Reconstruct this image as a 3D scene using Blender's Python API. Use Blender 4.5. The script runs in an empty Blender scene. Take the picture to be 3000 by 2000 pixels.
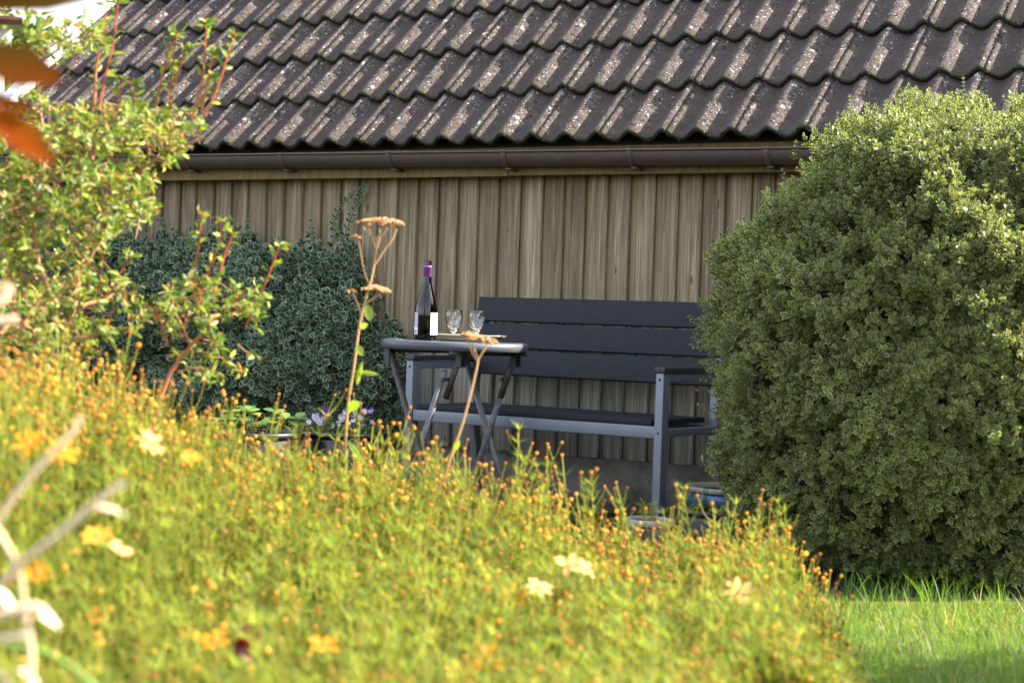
import bpy, math, random
import numpy as np
from mathutils import Vector, Matrix
random.seed(7); R_ = np.random.RandomState(11)
sc = bpy.context.scene
col = sc.collection
rad = math.radians

# ------------------------------------------------------------------ camera
F = 5200.0; CAMZ = 0.82; PITCH = 55.0 / F; ROLL = 0.035
fw = Vector((0, math.cos(PITCH), -math.sin(PITCH)))
r0 = Vector((1, 0, 0)); u0 = r0.cross(fw)
cR = math.cos(ROLL) * r0 + math.sin(ROLL) * u0
cU = -math.sin(ROLL) * r0 + math.cos(ROLL) * u0
cam_d = bpy.data.cameras.new('camera'); cam = bpy.data.objects.new('camera', cam_d); col.objects.link(cam)
cam.matrix_world = Matrix(((cR.x, cU.x, -fw.x, 0), (cR.y, cU.y, -fw.y, 0), (cR.z, cU.z, -fw.z, CAMZ), (0, 0, 0, 1)))
cam_d.sensor_width = 36; cam_d.lens = 36 * F / 3000; cam_d.clip_start = 0.05; cam_d.clip_end = 400
cam_d.dof.use_dof = True; cam_d.dof.focus_distance = 7.0; cam_d.dof.aperture_fstop = 3.7
sc.camera = cam

# ------------------------------------------------------------------ light
SUN_AZ = 86.0; SUN_EL = 35.2          # azimuth clockwise from the view direction
w = bpy.data.worlds.new("World"); sc.world = w; w.use_nodes = True
wn = w.node_tree; bg = wn.nodes['Background']
sky = wn.nodes.new('ShaderNodeTexSky'); sky.sky_type = 'NISHITA'; sky.sun_disc = False
sky.sun_elevation = rad(SUN_EL); sky.sun_rotation = rad(SUN_AZ); sky.air_density = 1.0; sky.dust_density = 1.6; sky.ozone_density = 0.6
# thin broken cloud over the whole sky
tcw = wn.nodes.new('ShaderNodeTexCoord'); mpw = wn.nodes.new('ShaderNodeMapping'); mpw.inputs['Scale'].default_value = (1, 1, 2.6)
nzw = wn.nodes.new('ShaderNodeTexNoise'); nzw.inputs['Scale'].default_value = 2.2; nzw.inputs['Detail'].default_value = 7; nzw.inputs['Roughness'].default_value = .55
crw = wn.nodes.new('ShaderNodeValToRGB'); crw.color_ramp.elements[0].position = .40; crw.color_ramp.elements[1].position = .66
crw.color_ramp.elements[0].color = (.12, .12, .12, 1); crw.color_ramp.elements[1].color = (.9, .9, .9, 1)
mxw = wn.nodes.new('ShaderNodeMix'); mxw.data_type = 'RGBA'; mxw.inputs[7].default_value = (3.6, 3.5, 3.4, 1)
wn.links.new(tcw.outputs['Generated'], mpw.inputs[0]); wn.links.new(mpw.outputs[0], nzw.inputs['Vector']); wn.links.new(nzw.outputs['Fac'], crw.inputs[0])
wn.links.new(crw.outputs[0], mxw.inputs[0]); wn.links.new(sky.outputs[0], mxw.inputs[6]); wn.links.new(mxw.outputs[2], bg.inputs[0]); bg.inputs[1].default_value = 0.15
sl = bpy.data.lights.new('sun', 'SUN'); sl.energy = 5.0; sl.angle = rad(0.53); sl.color = (1, 0.9, 0.76)
so = bpy.data.objects.new('sun', sl); col.objects.link(so)
sd = Vector((math.sin(rad(SUN_AZ)) * math.cos(rad(SUN_EL)), math.cos(rad(SUN_AZ)) * math.cos(rad(SUN_EL)), math.sin(rad(SUN_EL))))
so.rotation_euler = sd.to_track_quat('Z', 'Y').to_euler()
sc.view_settings.view_transform = 'Standard'; sc.view_settings.look = 'None'
sc.view_settings.exposure = 2.3; sc.view_settings.gamma = 1.0
sc.view_settings.use_curve_mapping = False
sc.render.engine = 'CYCLES'
try:
    sc.cycles.use_denoising = True
    sc.cycles.max_bounces = 10; sc.cycles.transparent_max_bounces = 8
    sc.cycles.caustics_reflective = False; sc.cycles.caustics_refractive = False
    sc.cycles.sample_clamp_indirect = 8
except Exception: pass

# ------------------------------------------------------------------ helpers
def P(u, v, d):
    """world point seen at photo pixel (u,v) at distance d along world Y"""
    u, v, d = float(u), float(v), float(d)
    q = fw + (u - 1500) / F * cR + (1000 - v) / F * cU
    return Vector((0, 0, CAMZ)) + q * (d / q.y)
def ray(u, v):
    return (fw + (u - 1500) / F * cR + (1000 - v) / F * cU)
def proj(p):
    q = Vector(p) - Vector((0, 0, CAMZ)); z = q.dot(fw)
    return 1500 + F * q.dot(cR) / z, 1000 - F * q.dot(cU) / z

def thing(name, label, cat, loc=(0, 0, 0), rotz=0.0, group=None, kind=None):
    o = bpy.data.objects.new(name, None); col.objects.link(o); o.empty_display_size = .1
    o.location = loc; o.rotation_euler = (0, 0, rotz)
    tag(o, label, cat, group, kind); return o
def tag(o, label=None, cat=None, group=None, kind=None):
    if label: o['label'] = label
    if cat: o['category'] = cat
    if group: o['group'] = group
    if kind: o['kind'] = kind
    return o

class MB:
    def __init__(s): s.v = []; s.f = []
    def add(s, vs, fs):
        b = len(s.v); s.v += [tuple(x) for x in vs]; s.f += [tuple(i + b for i in f) for f in fs]; return s
    def box(s, x0, x1, y0, y1, z0, z1, c=0.0):
        if c <= 0:
            vs = [(x, y, z) for x in (x0, x1) for y in (y0, y1) for z in (z0, z1)]
            return s.add(vs, [(0, 1, 3, 2), (4, 6, 7, 5), (0, 4, 5, 1), (2, 3, 7, 6), (0, 2, 6, 4), (1, 5, 7, 3)])
        vs = []
        for x, sx in ((x0, 1), (x1, -1)):
            for y, sy in ((y0, 1), (y1, -1)):
                for z, sz in ((z0, 1), (z1, -1)):
                    vs += [(x + sx * c, y + sy * c, z), (x + sx * c, y, z + sz * c), (x, y + sy * c, z + sz * c)]
        I = lambda a, b, d, k: ((a * 2 + b) * 2 + d) * 3 + k
        fs = []
        for a in (0, 1): fs.append((I(a, 0, 0, 2), I(a, 0, 1, 2), I(a, 1, 1, 2), I(a, 1, 0, 2)))
        for a in (0, 1): fs.append((I(0, a, 0, 1), I(1, a, 0, 1), I(1, a, 1, 1), I(0, a, 1, 1)))
        for a in (0, 1): fs.append((I(0, 0, a, 0), I(0, 1, a, 0), I(1, 1, a, 0), I(1, 0, a, 0)))
        for a in (0, 1):
            for b in (0, 1):
                fs.append((I(a, b, 0, 1), I(a, b, 0, 2), I(a, b, 1, 2), I(a, b, 1, 1)))
                fs.append((I(a, 0, b, 0), I(a, 0, b, 2), I(a, 1, b, 2), I(a, 1, b, 0)))
                fs.append((I(0, a, b, 0), I(0, a, b, 1), I(1, a, b, 1), I(1, a, b, 0)))
                for d in (0, 1): fs.append((I(a, b, d, 0), I(a, b, d, 1), I(a, b, d, 2)))
        return s.add(vs, fs)
    def tube(s, pts, r, n=8, cap=True):
        pts = [Vector(p) for p in pts]; m = len(pts)
        rs = r if isinstance(r, (list, tuple)) else [r] * m
        t0 = (pts[1] - pts[0]).normalized(); ref = Vector((0, 0, 1)) if abs(t0.z) < .9 else Vector((1, 0, 0))
        a = t0.cross(ref).normalized(); b0 = len(s.v)
        for i, p in enumerate(pts):
            t = (pts[min(i + 1, m - 1)] - pts[max(i - 1, 0)]).normalized()
            a = (a - t * a.dot(t)).normalized(); b = t.cross(a)
            for k in range(n):
                an = 2 * math.pi * k / n
                s.v.append(tuple(p + (a * math.cos(an) + b * math.sin(an)) * rs[i]))
        for i in range(m - 1):
            for k in range(n):
                k2 = (k + 1) % n
                s.f.append((b0 + i * n + k, b0 + i * n + k2, b0 + (i + 1) * n + k2, b0 + (i + 1) * n + k))
        if cap:
            s.f.append(tuple(b0 + k for k in range(n))[::-1]); s.f.append(tuple(b0 + (m - 1) * n + k for k in range(n)))
        return s
    def lathe(s, prof, n=32, a0=0, a1=2 * math.pi, c=(0, 0, 0)):
        full = abs(a1 - a0 - 2 * math.pi) < 1e-6; m = n if full else n + 1; b = len(s.v)
        for (r, z) in prof:
            for k in range(m):
                an = a0 + (a1 - a0) * k / n
                s.v.append((c[0] + r * math.cos(an), c[1] + r * math.sin(an), c[2] + z))
        for i in range(len(prof) - 1):
            for k in range(n):
                k2 = (k + 1) % m if full else k + 1
                s.f.append((b + i * m + k, b + i * m + k2, b + (i + 1) * m + k2, b + (i + 1) * m + k))
        return s
    def mesh(s, name, mat, smooth=False):
        me = bpy.data.meshes.new(name); me.from_pydata(s.v, [], s.f); me.update()
        if mat: me.materials.append(mat)
        if smooth: me.polygons.foreach_set('use_smooth', [True] * len(me.polygons))
        return me
    def build(s, name, mat, parent=None, smooth=False, **k):
        return link(name, s.mesh(name, mat, smooth), parent, **k)
def link(name, me, parent=None, loc=None, rot=None, label=None, cat=None, group=None, kind=None):
    o = bpy.data.objects.new(name, me); col.objects.link(o)
    if parent: o.parent = parent
    if loc is not None: o.location = loc
    if rot is not None: o.rotation_euler = rot
    tag(o, label, cat, group, kind); return o
def fix_normals(me):
    import bmesh
    bm = bmesh.new(); bm.from_mesh(me); bmesh.ops.recalc_face_normals(bm, faces=bm.faces); bm.to_mesh(me); bm.free()
def bevel(o, wd=.002, seg=2):
    import bmesh
    bm = bmesh.new(); bm.from_mesh(o.data); bmesh.ops.recalc_face_normals(bm, faces=bm.faces)
    es = [e for e in bm.edges if len(e.link_faces) == 2 and e.calc_face_angle(0) > .6]
    bmesh.ops.bevel(bm, geom=es, offset=wd, segments=seg, affect='EDGES', profile=.6, clamp_overlap=True)
    bm.to_mesh(o.data); bm.free(); return o

def np_mesh(name, verts, tris, mat, attrs=None, colors=None, smooth=False):
    """fast mesh from numpy: verts (n,3), tris (m,3)"""
    me = bpy.data.meshes.new(name); n, m = len(verts), len(tris)
    me.vertices.add(n); me.vertices.foreach_set('co', np.asarray(verts, np.float32).ravel())
    me.loops.add(m * 3); me.loops.foreach_set('vertex_index', np.asarray(tris, np.int32).ravel())
    me.polygons.add(m); me.polygons.foreach_set('loop_start', np.arange(0, m * 3, 3, dtype=np.int32))
    try: me.polygons.foreach_set('loop_total', np.full(m, 3, np.int32))
    except Exception: pass
    for k, a in (attrs or {}).items():
        at = me.attributes.new(k, 'FLOAT', 'POINT'); at.data.foreach_set('value', np.asarray(a, np.float32).ravel())
    if colors is not None:
        at = me.attributes.new('Col', 'FLOAT_COLOR', 'POINT')
        c4 = np.ones((n, 4), np.float32); c4[:, :3] = colors; at.data.foreach_set('color', c4.ravel())
    me.update(calc_edges=True)
    if smooth: me.polygons.foreach_set('use_smooth', [True] * m)
    if mat: me.materials.append(mat)
    return me
def scatter(tpl, pos, rot, scale):
    """tpl: dict v,f,+attrs ; pos (n,3), rot (n,3,3) columns = axes, scale (n,) -> merged arrays"""
    v, f = tpl['v'], tpl['f']; n = len(pos); k = len(v)
    V = np.einsum('nij,kj->nki', rot, v) * np.asarray(scale)[:, None, None] + pos[:, None, :]
    T = f[None] + (np.arange(n) * k)[:, None, None]
    out = {'v': V.reshape(-1, 3), 'f': T.reshape(-1, 3)}
    for a in tpl:
        if a in ('v', 'f'): continue
        x = tpl[a]; out[a] = np.tile(x, (n,) + (1,) * (x.ndim - 1))
    out['rnd'] = np.repeat(R_.rand(n), k)
    return out
def merge(parts):
    keys = set.intersection(*[set(p) for p in parts]); off = 0; out = {k: [] for k in keys}
    for p in parts:
        for k in keys: out[k].append(p[k] + off if k == 'f' else p[k])
        off += len(p['v'])
    return {k: np.concatenate(x) for k, x in out.items()}
def to_mesh(name, d, mat, smooth=False):
    at = {k: d[k] for k in d if k not in ('v', 'f', 'c')}
    return np_mesh(name, d['v'], d['f'], mat, at, d.get('c'), smooth)
def nrm(a): return a / (np.linalg.norm(a, axis=-1, keepdims=True) + 1e-9)
def frames(dirs, ups):
    """rotation matrices: local y -> dirs, local z ~ ups"""
    y = nrm(dirs); x = nrm(np.cross(y, ups)); z = np.cross(x, y)
    return np.stack([x, y, z], axis=2)
def leaf_tpl(L=1.0, W=.5, cup=.12, bend=.15, shape=1.0):
    """leaf along +y, unit length, attr e = 0 on the midrib and 1 on the margin"""
    ys = [0, .3, .62, 1.0]; ws = [0, .85 * shape, 1.0, 0]
    v = [(0, 0, 0)]; e = [1]
    for y, wv in ((.28, .8), (.62, 1.0)):
        z = -bend * y * y
        v += [(-W / 2 * wv, y * L, z + cup), (0, y * L, z), (W / 2 * wv, y * L, z + cup)]; e += [1, 0, 1]
    v += [(-W * .27, .86 * L, -bend * .74 + cup * .6), (W * .27, .86 * L, -bend * .74 + cup * .6), (0, L, -bend)]; e += [1, 1, 1]
    f = [(0, 2, 1), (0, 3, 2), (1, 2, 5), (1, 5, 4), (2, 3, 6), (2, 6, 5), (4, 5, 7), (5, 6, 8), (5, 9, 7), (5, 8, 9)]
    return {'v': np.array(v, float), 'f': np.array(f), 'e': np.array(e, float)}

# ------------------------------------------------------------------ material helpers
class NT:
    def __init__(s, name):
        s.m = bpy.data.materials.new(name); s.m.use_nodes = True; s.t = s.m.node_tree; s.b = s.t.nodes['Principled BSDF']
    def n(s, typ, **k):
        x = s.t.nodes.new(typ)
        for a, b in k.items():
            if a.startswith('i_'):
                key = a[2:].replace('_', ' ')
                x.inputs[key].default_value = b
            else: setattr(x, a, b)
        return x
    def l(s, a, b): s.t.links.new(a, b)
    def math(s, op, a, b=None, c=None, clamp=False):
        x = s.n('ShaderNodeMath', operation=op, use_clamp=clamp)
        for i, q in enumerate((a, b, c)):
            if q is None: continue
            if isinstance(q, (int, float)): x.inputs[i].default_value = q
            else: s.l(q, x.inputs[i])
        return x.outputs[0]
    def coord(s, kind='Object', scale=(1, 1, 1), rnd=True):
        tc = s.n('ShaderNodeTexCoord'); mp = s.n('ShaderNodeMapping'); mp.inputs['Scale'].default_value = scale
        if rnd:
            oi = s.n('ShaderNodeObjectInfo'); vm = s.n('ShaderNodeVectorMath', operation='SCALE')
            cb = s.n('ShaderNodeCombineXYZ')
            for i, kk in enumerate((17.0, 31.0, 13.0)): s.l(s.math('MULTIPLY', oi.outputs['Random'], kk), cb.inputs[i])
            va = s.n('ShaderNodeVectorMath', operation='ADD'); s.l(tc.outputs[kind], va.inputs[0]); s.l(cb.outputs[0], va.inputs[1])
            s.l(va.outputs[0], mp.inputs[0])
        else: s.l(tc.outputs[kind], mp.inputs[0])
        return mp.outputs[0]
    def noise(s, vec, scale, detail=4, rough=.55, dist=0):
        x = s.n('ShaderNodeTexNoise'); x.inputs['Scale'].default_value = scale; x.inputs['Detail'].default_value = detail
        x.inputs['Roughness'].default_value = rough; x.inputs['Distortion'].default_value = dist
        if vec: s.l(vec, x.inputs['Vector'])
        return x.outputs['Fac']
    def vor(s, vec, scale, out='Distance', feature='F1', rand=1.0):
        x = s.n('ShaderNodeTexVoronoi', feature=feature); x.inputs['Scale'].default_value = scale; x.inputs['Randomness'].default_value = rand
        s.l(vec, x.inputs['Vector']); return x.outputs[out]
    def ramp(s, fac, stops, interp='LINEAR'):
        x = s.n('ShaderNodeValToRGB'); cr = x.color_ramp; cr.interpolation = interp
        while len(cr.elements) < len(stops): cr.elements.new(.5)
        for e, (p, c) in zip(cr.elements, stops):
            e.position = p; e.color = (c, c, c, 1) if isinstance(c, (int, float)) else (*c, 1)
        s.l(fac, x.inputs[0]); return x.outputs[0]
    def mix(s, fac, a, b, mode='MIX'):
        x = s.n('ShaderNodeMix', data_type='RGBA', blend_type=mode)
        for i, q in ((0, fac), (6, a), (7, b)):
            if isinstance(q, (int, float)): x.inputs[i].default_value = q
            elif isinstance(q, tuple): x.inputs[i].default_value = (*q, 1)
            else: s.l(q, x.inputs[i])
        return x.outputs[2]
    def bump(s, h, strength=.5, dist=.01):
        x = s.n('ShaderNodeBump'); x.inputs['Strength'].default_value = strength; x.inputs['Distance'].default_value = dist
        s.l(h, x.inputs['Height']); s.l(x.outputs[0], s.b.inputs['Normal']); return x.outputs[0]
    def base(s, c, rough=.6, metal=0, spec=.5):
        if isinstance(c, tuple): s.b.inputs['Base Color'].default_value = (*c, 1)
        else: s.l(c, s.b.inputs['Base Color'])
        if isinstance(rough, (int, float)): s.b.inputs['Roughness'].default_value = rough
        else: s.l(rough, s.b.inputs['Roughness'])
        s.b.inputs['Metallic'].default_value = metal; s.b.inputs['Specular IOR Level'].default_value = spec
        return s
    def translucent(s, c, amt):
        tr = s.n('ShaderNodeBsdfTranslucent'); mx = s.n('ShaderNodeMixShader'); mx.inputs[0].default_value = amt
        if isinstance(c, tuple): tr.inputs[0].default_value = (*c, 1)
        else: s.l(c, tr.inputs[0])
        out = s.t.nodes['Material Output']; s.l(s.b.outputs[0], mx.inputs[1]); s.l(tr.outputs[0], mx.inputs[2]); s.l(mx.outputs[0], out.inputs[0])
def simple(name, c, rough=.5, metal=0, var=.12, nscale=30, bumpk=0.0, spec=.5):
    t = NT(name); cc = t.coord('Object'); nz = t.noise(cc, nscale, 5)
    k = t.ramp(nz, [(.25, 1 - var * 2), (.75, 1 + var)])
    t.base(t.mix(1.0, c, k, 'MULTIPLY'), rough, metal, spec)
    if bumpk: t.bump(nz, bumpk, .003)
    return t.m
def leafmat(name, tint=1.0, trans=.45, rough=.45, spec=.4):
    """colour comes from the per-vertex leaf pigment 'Col', varied leaf by leaf"""
    t = NT(name); a = t.n('ShaderNodeAttribute', attribute_name='Col'); r = t.n('ShaderNodeAttribute', attribute_name='rnd')
    k = t.ramp(r.outputs['Fac'], [(0, .65), (1, 1.3)])
    c = t.mix(1.0, a.outputs['Color'], k, 'MULTIPLY'); t.base(c, rough, 0, spec)
    c2 = t.mix(1.0, c, (tint * 1.25, tint * 1.25, tint * .7), 'MULTIPLY')
    t.translucent(c2, trans); return t.m
def varileaf(name, g1, g2, cream, trans=.3, edge=.6):
    """variegated leaf: green centre, cream margin"""
    t = NT(name); e = t.n('ShaderNodeAttribute', attribute_name='e'); r = t.n('ShaderNodeAttribute', attribute_name='rnd')
    cc = t.coord('Object', rnd=False); nz = t.noise(cc, 180, 2)
    ee = t.math('ADD', e.outputs['Fac'], t.math('MULTIPLY', t.math('SUBTRACT', nz, .5), .5))
    g = t.mix(r.outputs['Fac'], g1, g2)
    m = t.ramp(ee, [(edge - .08, 0.0), (edge + .08, 1.0)])
    c = t.mix(m, g, cream); t.base(c, .5, 0, .35); t.translucent(t.mix(1.0, c, (1.2, 1.25, .6), 'MULTIPLY'), trans); return t.m

# ------------------------------------------------------------------ materials
def tile_mat():
    t = NT('concrete_tile'); c = t.coord('Object'); raw = t.n('ShaderNodeTexCoord'); sp = t.n('ShaderNodeSeparateXYZ'); t.l(raw.outputs['Object'], sp.inputs[0])
    oi = t.n('ShaderNodeObjectInfo')
    n1 = t.noise(c, 9, 5, .6); n2 = t.noise(c, 420, 3, .7); n3 = t.noise(c, 30, 4, .6)
    base = t.mix(t.ramp(n1, [(.3, 0.0), (.7, 1.0)]), (.040, .029, .028), (.072, .053, .047))
    base = t.mix(t.math('MULTIPLY', oi.outputs['Random'], .5), base, (.054, .042, .039))
    grit = t.ramp(n2, [(.3, .68), (.7, 1.3)])
    base = t.mix(1.0, base, grit, 'MULTIPLY')
    # position across the wave: 0 at a crest, growing to its right flank
    fx = t.math('FRACT', t.math('DIVIDE', t.math('SUBTRACT', sp.outputs[0], -0.031), 0.156))
    flank = t.ramp(fx, [(0.0, 1.0), (.28, 1.0), (.45, .15), (.85, .2), (1.0, 1.0)])
    edge = t.ramp(sp.outputs[1], [(0.0, 1.0), (.012, 1.0), (.035, 0.0)])
    # grey lichen crust
    grey = t.math('MULTIPLY', t.ramp(n3, [(.5, 0.0), (.62, .5)]), flank)
    base = t.mix(grey, base, (.095, .092, .082))
    # white lichen spots of two sizes
    wob = t.n('ShaderNodeVectorMath', operation='ADD'); nv = t.n('ShaderNodeTexNoise'); nv.inputs['Scale'].default_value = 90; t.l(c, nv.inputs['Vector'])
    sc_ = t.n('ShaderNodeVectorMath', operation='SCALE'); t.l(nv.outputs['Color'], sc_.inputs[0]); sc_.inputs['Scale'].default_value = .012
    t.l(c, wob.inputs[0]); t.l(sc_.outputs[0], wob.inputs[1]); wv = wob.outputs[0]
    def spots(scale, size, keep, dens):
        d = t.vor(wv, scale, 'Distance'); cc = t.vor(wv, scale, 'Color'); s2 = t.n('ShaderNodeSeparateColor'); t.l(cc, s2.inputs[0])
        k = t.math('GREATER_THAN', t.math('MULTIPLY', s2.outputs[0], dens), keep)
        sz = t.math('MULTIPLY', s2.outputs[1], size)
        return t.math('MULTIPLY', t.math('LESS_THAN', d, sz), k)
    dens = t.math('ADD', t.math('MULTIPLY', flank, .5), t.math('MULTIPLY', n1, .8))
    w1 = spots(34, .40, .76, dens); w2 = spots(100, .42, .50, dens); w3 = spots(270, .36, .48, dens)
    wm = t.math('MAXIMUM', w1, t.math('MAXIMUM', w2, t.math('MULTIPLY', w3, .7)))
    base = t.mix(t.math('MULTIPLY', wm, .85), base, (.36, .36, .345))
    # dark moss freckles
    mp = t.n('ShaderNodeMapping'); mp.inputs['Location'].default_value = (3, 7, 1); t.l(wv, mp.inputs[0]); wv0 = wv; wv = mp.outputs[0]
    d1 = spots(130, .6, .34, dens); d2 = spots(55, .62, .52, dens)
    dm = t.math('MAXIMUM', d1, d2)
    base = t.mix(t.math('MULTIPLY', dm, .88), base, (.016, .013, .009))
    orange = spots(70, .4, .86, dens); base = t.mix(t.math('MULTIPLY', orange, .7), base, (.20, .085, .03))
    em = t.math('MULTIPLY', edge, t.ramp(t.noise(c, 140, 4, .7), [(.35, .6), (.6, 1.0)]))
    base = t.mix(em, base, t.mix(t.ramp(t.noise(c, 260, 3), [(.45, 0.0), (.62, 1.0)]), (.017, .015, .011), (.075, .073, .05)))
    seam = t.math('MULTIPLY', t.ramp(sp.outputs[0], [(0.0, 1.0), (.004, 1.0), (.010, 0.0)]), t.ramp(t.noise(c, 45, 4, .7), [(.38, .35), (.55, 1.0)]))
    base = t.mix(t.math('MULTIPLY', seam, .85), base, (.017, .014, .010))
    t.base(base, .88, 0, .25)
    h = t.math('ADD', t.math('MULTIPLY', n2, .5), t.math('ADD', t.math('MULTIPLY', dm, .9), t.math('MULTIPLY', t.noise(c, 60, 4), .8)))
    t.bump(h, .8, .005); return t.m

def plank_mat(name, dark, mid, light, fresh):
    """weathered sawn boards: grain along local z, knots, grey where rain reaches, browner high under the eaves"""
    t = NT(name); c = t.coord('Object', (1, 1, 1)); raw = t.n('ShaderNodeTexCoord'); sp = t.n('ShaderNodeSeparateXYZ'); t.l(raw.outputs['Object'], sp.inputs[0])
    oi = t.n('ShaderNodeObjectInfo')
    def st(scale):
        m = t.n('ShaderNodeMapping'); m.inputs['Scale'].default_value = scale; t.l(c, m.inputs[0]); return m.outputs[0]
    # grain bends round knots
    kd = t.vor(st((11, 11, 2.6)), 1.0, 'Distance'); knot = t.ramp(kd, [(0.0, 1.0), (.14, .0)])
    warp = t.math('MULTIPLY', knot, .8)
    g = t.noise(st((160, 160, 3.5)), 1.0, 6, .65, .3); g2 = t.noise(st((38, 38, 1.3)), 1.0, 4, .6, .8)
    gg = t.math('ADD', t.math('MULTIPLY', g, .55), t.math('MULTIPLY', g2, .45))
    ring = t.math('SINE', t.math('MULTIPLY', kd, 95.0)); gg = t.math('ADD', gg, t.math('MULTIPLY', t.math('MULTIPLY', ring, knot), .12))
    colr = t.ramp(gg, [(.32, dark), (.5, mid), (.68, light)])
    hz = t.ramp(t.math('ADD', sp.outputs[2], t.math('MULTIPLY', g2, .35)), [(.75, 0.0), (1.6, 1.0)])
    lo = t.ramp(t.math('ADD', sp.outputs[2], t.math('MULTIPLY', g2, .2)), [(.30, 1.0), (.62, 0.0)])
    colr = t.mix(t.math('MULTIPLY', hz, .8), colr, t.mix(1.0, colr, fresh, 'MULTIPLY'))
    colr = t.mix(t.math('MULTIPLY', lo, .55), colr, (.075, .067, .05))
    k = t.ramp(oi.outputs['Random'], [(0, .8), (1, 1.2)]); colr = t.mix(1.0, colr, k, 'MULTIPLY')
    colr = t.mix(t.math('MULTIPLY', t.ramp(kd, [(0.0, 1.0), (.05, 1.0), (.09, 0.0)]), .7), colr, (.05, .035, .022))
    silver = t.ramp(t.noise(st((220, 220, 7)), 1.0, 3, .6), [(.6, 0.0), (.68, 1.0)])
    colr = t.mix(t.math('MULTIPLY', silver, .32), colr, (.42, .42, .41))
    t.base(colr, .85, 0, .2); t.bump(gg, .55, .004); return t.m

M = {}
M['tile'] = tile_mat()
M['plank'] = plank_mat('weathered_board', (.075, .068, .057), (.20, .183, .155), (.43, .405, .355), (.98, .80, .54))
M['inner'] = plank_mat('sheltered_board', (.17, .14, .10), (.28, .24, .17), (.40, .34, .26), (.98, .82, .58))
M['fascia'] = plank_mat('fascia_wood', (.10, .08, .04), (.17, .14, .075), (.24, .20, .12), (1.1, .95, .7))
def gut():
    t = NT('gutter_brown'); c = t.coord('Object'); nz = t.noise(c, 40, 4); al = t.ramp(t.noise(c, 14, 5, .7), [(.60, 0.0), (.68, 1.0)])
    b = t.mix(t.ramp(nz, [(.3, 0.0), (.7, 1.0)]), (.060, .042, .034), (.074, .053, .043))
    fine = t.ramp(t.noise(c, 300, 2), [(.45, 0.0), (.55, 1.0)])
    b = t.mix(t.math('MULTIPLY', t.math('MULTIPLY', al, fine), .6), b, (.09, .12, .03))
    t.base(b, .42, 0, .5); return t.m
M['gutter'] = gut()
def concrete():
    t = NT('foundation_concrete'); c = t.coord('Object', rnd=False); n1 = t.noise(c, 6, 6, .65); n2 = t.noise(c, 60, 5, .7)
    sp = t.n('ShaderNodeSeparateXYZ'); t.l(c, sp.inputs[0])
    b = t.mix(t.ramp(n1, [(.35, 0.0), (.65, 1.0)]), (.10, .095, .080), (.20, .19, .165))
    pit = t.ramp(n2, [(.3, 0.0), (.36, 1.0)]); b = t.mix(pit, (.02, .02, .015), b)
    lo = t.ramp(t.math('ADD', sp.outputs[2], t.math('MULTIPLY', n1, .08)), [(.07, 1.0), (.16, 0.0)])
    b = t.mix(t.math('MULTIPLY', lo, .6), b, (.03, .032, .018)); t.base(b, .9, 0, .2); t.bump(n2, .6, .006); return t.m
M['concrete'] = concrete()
M['deck'] = simple('roof_underside', (.05, .04, .03), .9)
M['verge'] = None
def verge():
    t = NT('verge_paint'); c = t.coord('Object', (1, 1, 1), False); n = t.noise(c, 22, 6, .7)
    b = t.mix(t.ramp(n, [(.42, 0.0), (.6, 1.0)]), (.34, .34, .34), (.72, .71, .70)); t.base(b, .6); return t.m
M['verge'] = verge()
M['frame'] = simple('grey_aluminium', (.145, .165, .205), .38, .35, .04, 12, 0, .5)
def slat():
    t = NT('charcoal_slat'); m = t.coord('Object', (4, 60, 60)); n = t.noise(m, 3.0, 5, .6, 1.2)
    b = t.mix(t.ramp(n, [(.35, 0.0), (.65, 1.0)]), (.009, .0105, .0150), (.015, .0175, .0245)); t.base(b, .6, 0, .22); t.bump(n, .5, .002); return t.m
M['slat'] = slat()
M['dark_plastic'] = simple('dark_trim', (.018, .020, .024), .5)
def rusty():
    t = NT('painted_tube'); c = t.coord('Object'); n = t.noise(c, 26, 6, .7); n2 = t.noise(c, 90, 4, .7)
    b = t.mix(t.ramp(n, [(.44, 0.0), (.62, 1.0)]), (.12, .13, .155), (.085, .06, .045))
    b = t.mix(t.ramp(n2, [(.60, 0.0), (.66, 1.0)]), b, (.05, .022, .012))
    t.base(b, .5, 0, .5); t.bump(n2, .3, .002); return t.m
M['tube'] = rusty()
M['tube_dark'] = simple('dark_rusty_tube', (.055, .046, .040), .6, 0, .3, 60, .3)
M['rim'] = simple('table_rim_grey', (.060, .066, .082), .42, 0, .05, 8)
M['tabletop'] = simple('tabletop_dark', (.03, .033, .04), .15, 0, .1, 20)
def glassmat(name, c, rough=0.0, ior=1.5):
    t = NT(name); t.b.inputs['Base Color'].default_value = (*c, 1); t.b.inputs['Roughness'].default_value = rough
    t.b.inputs['Transmission Weight'].default_value = 1.0; t.b.inputs['IOR'].default_value = ior; return t.m
M['glass'] = glassmat('clear_glass', (1, 1, 1))
M['etch'] = simple('etched_glass', (.7, .72, .75), .6)
M['bottle'] = glassmat('olive_glass', (.030, .028, .004), .02, 1.5)
M['capsule'] = simple('purple_foil', (.24, .07, .30), .32, .35, .05, 8)
M['label'] = simple('white_label', (.80, .79, .80), .6, 0, .02)
M['label2'] = simple('lilac_label', (.42, .36, .50), .6, 0, .04)
M['label3'] = simple('pale_panel', (.62, .68, .78), .6, 0, .02)
M['ink'] = simple('violet_ink', (.12, .07, .25), .6)
def tray():
    t = NT('tray_wood'); c = t.coord('Object', (6, 60, 60)); n = t.noise(c, 2, 5, .6, .6)
    b = t.mix(t.ramp(n, [(.35, 0.0), (.65, 1.0)]), (.46, .37, .23), (.64, .55, .39)); t.base(b, .5); return t.m
M['tray'] = tray()
M['soil'] = simple('potting_soil', (.03, .022, .015), .95, 0, .4, 120, .8)
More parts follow.
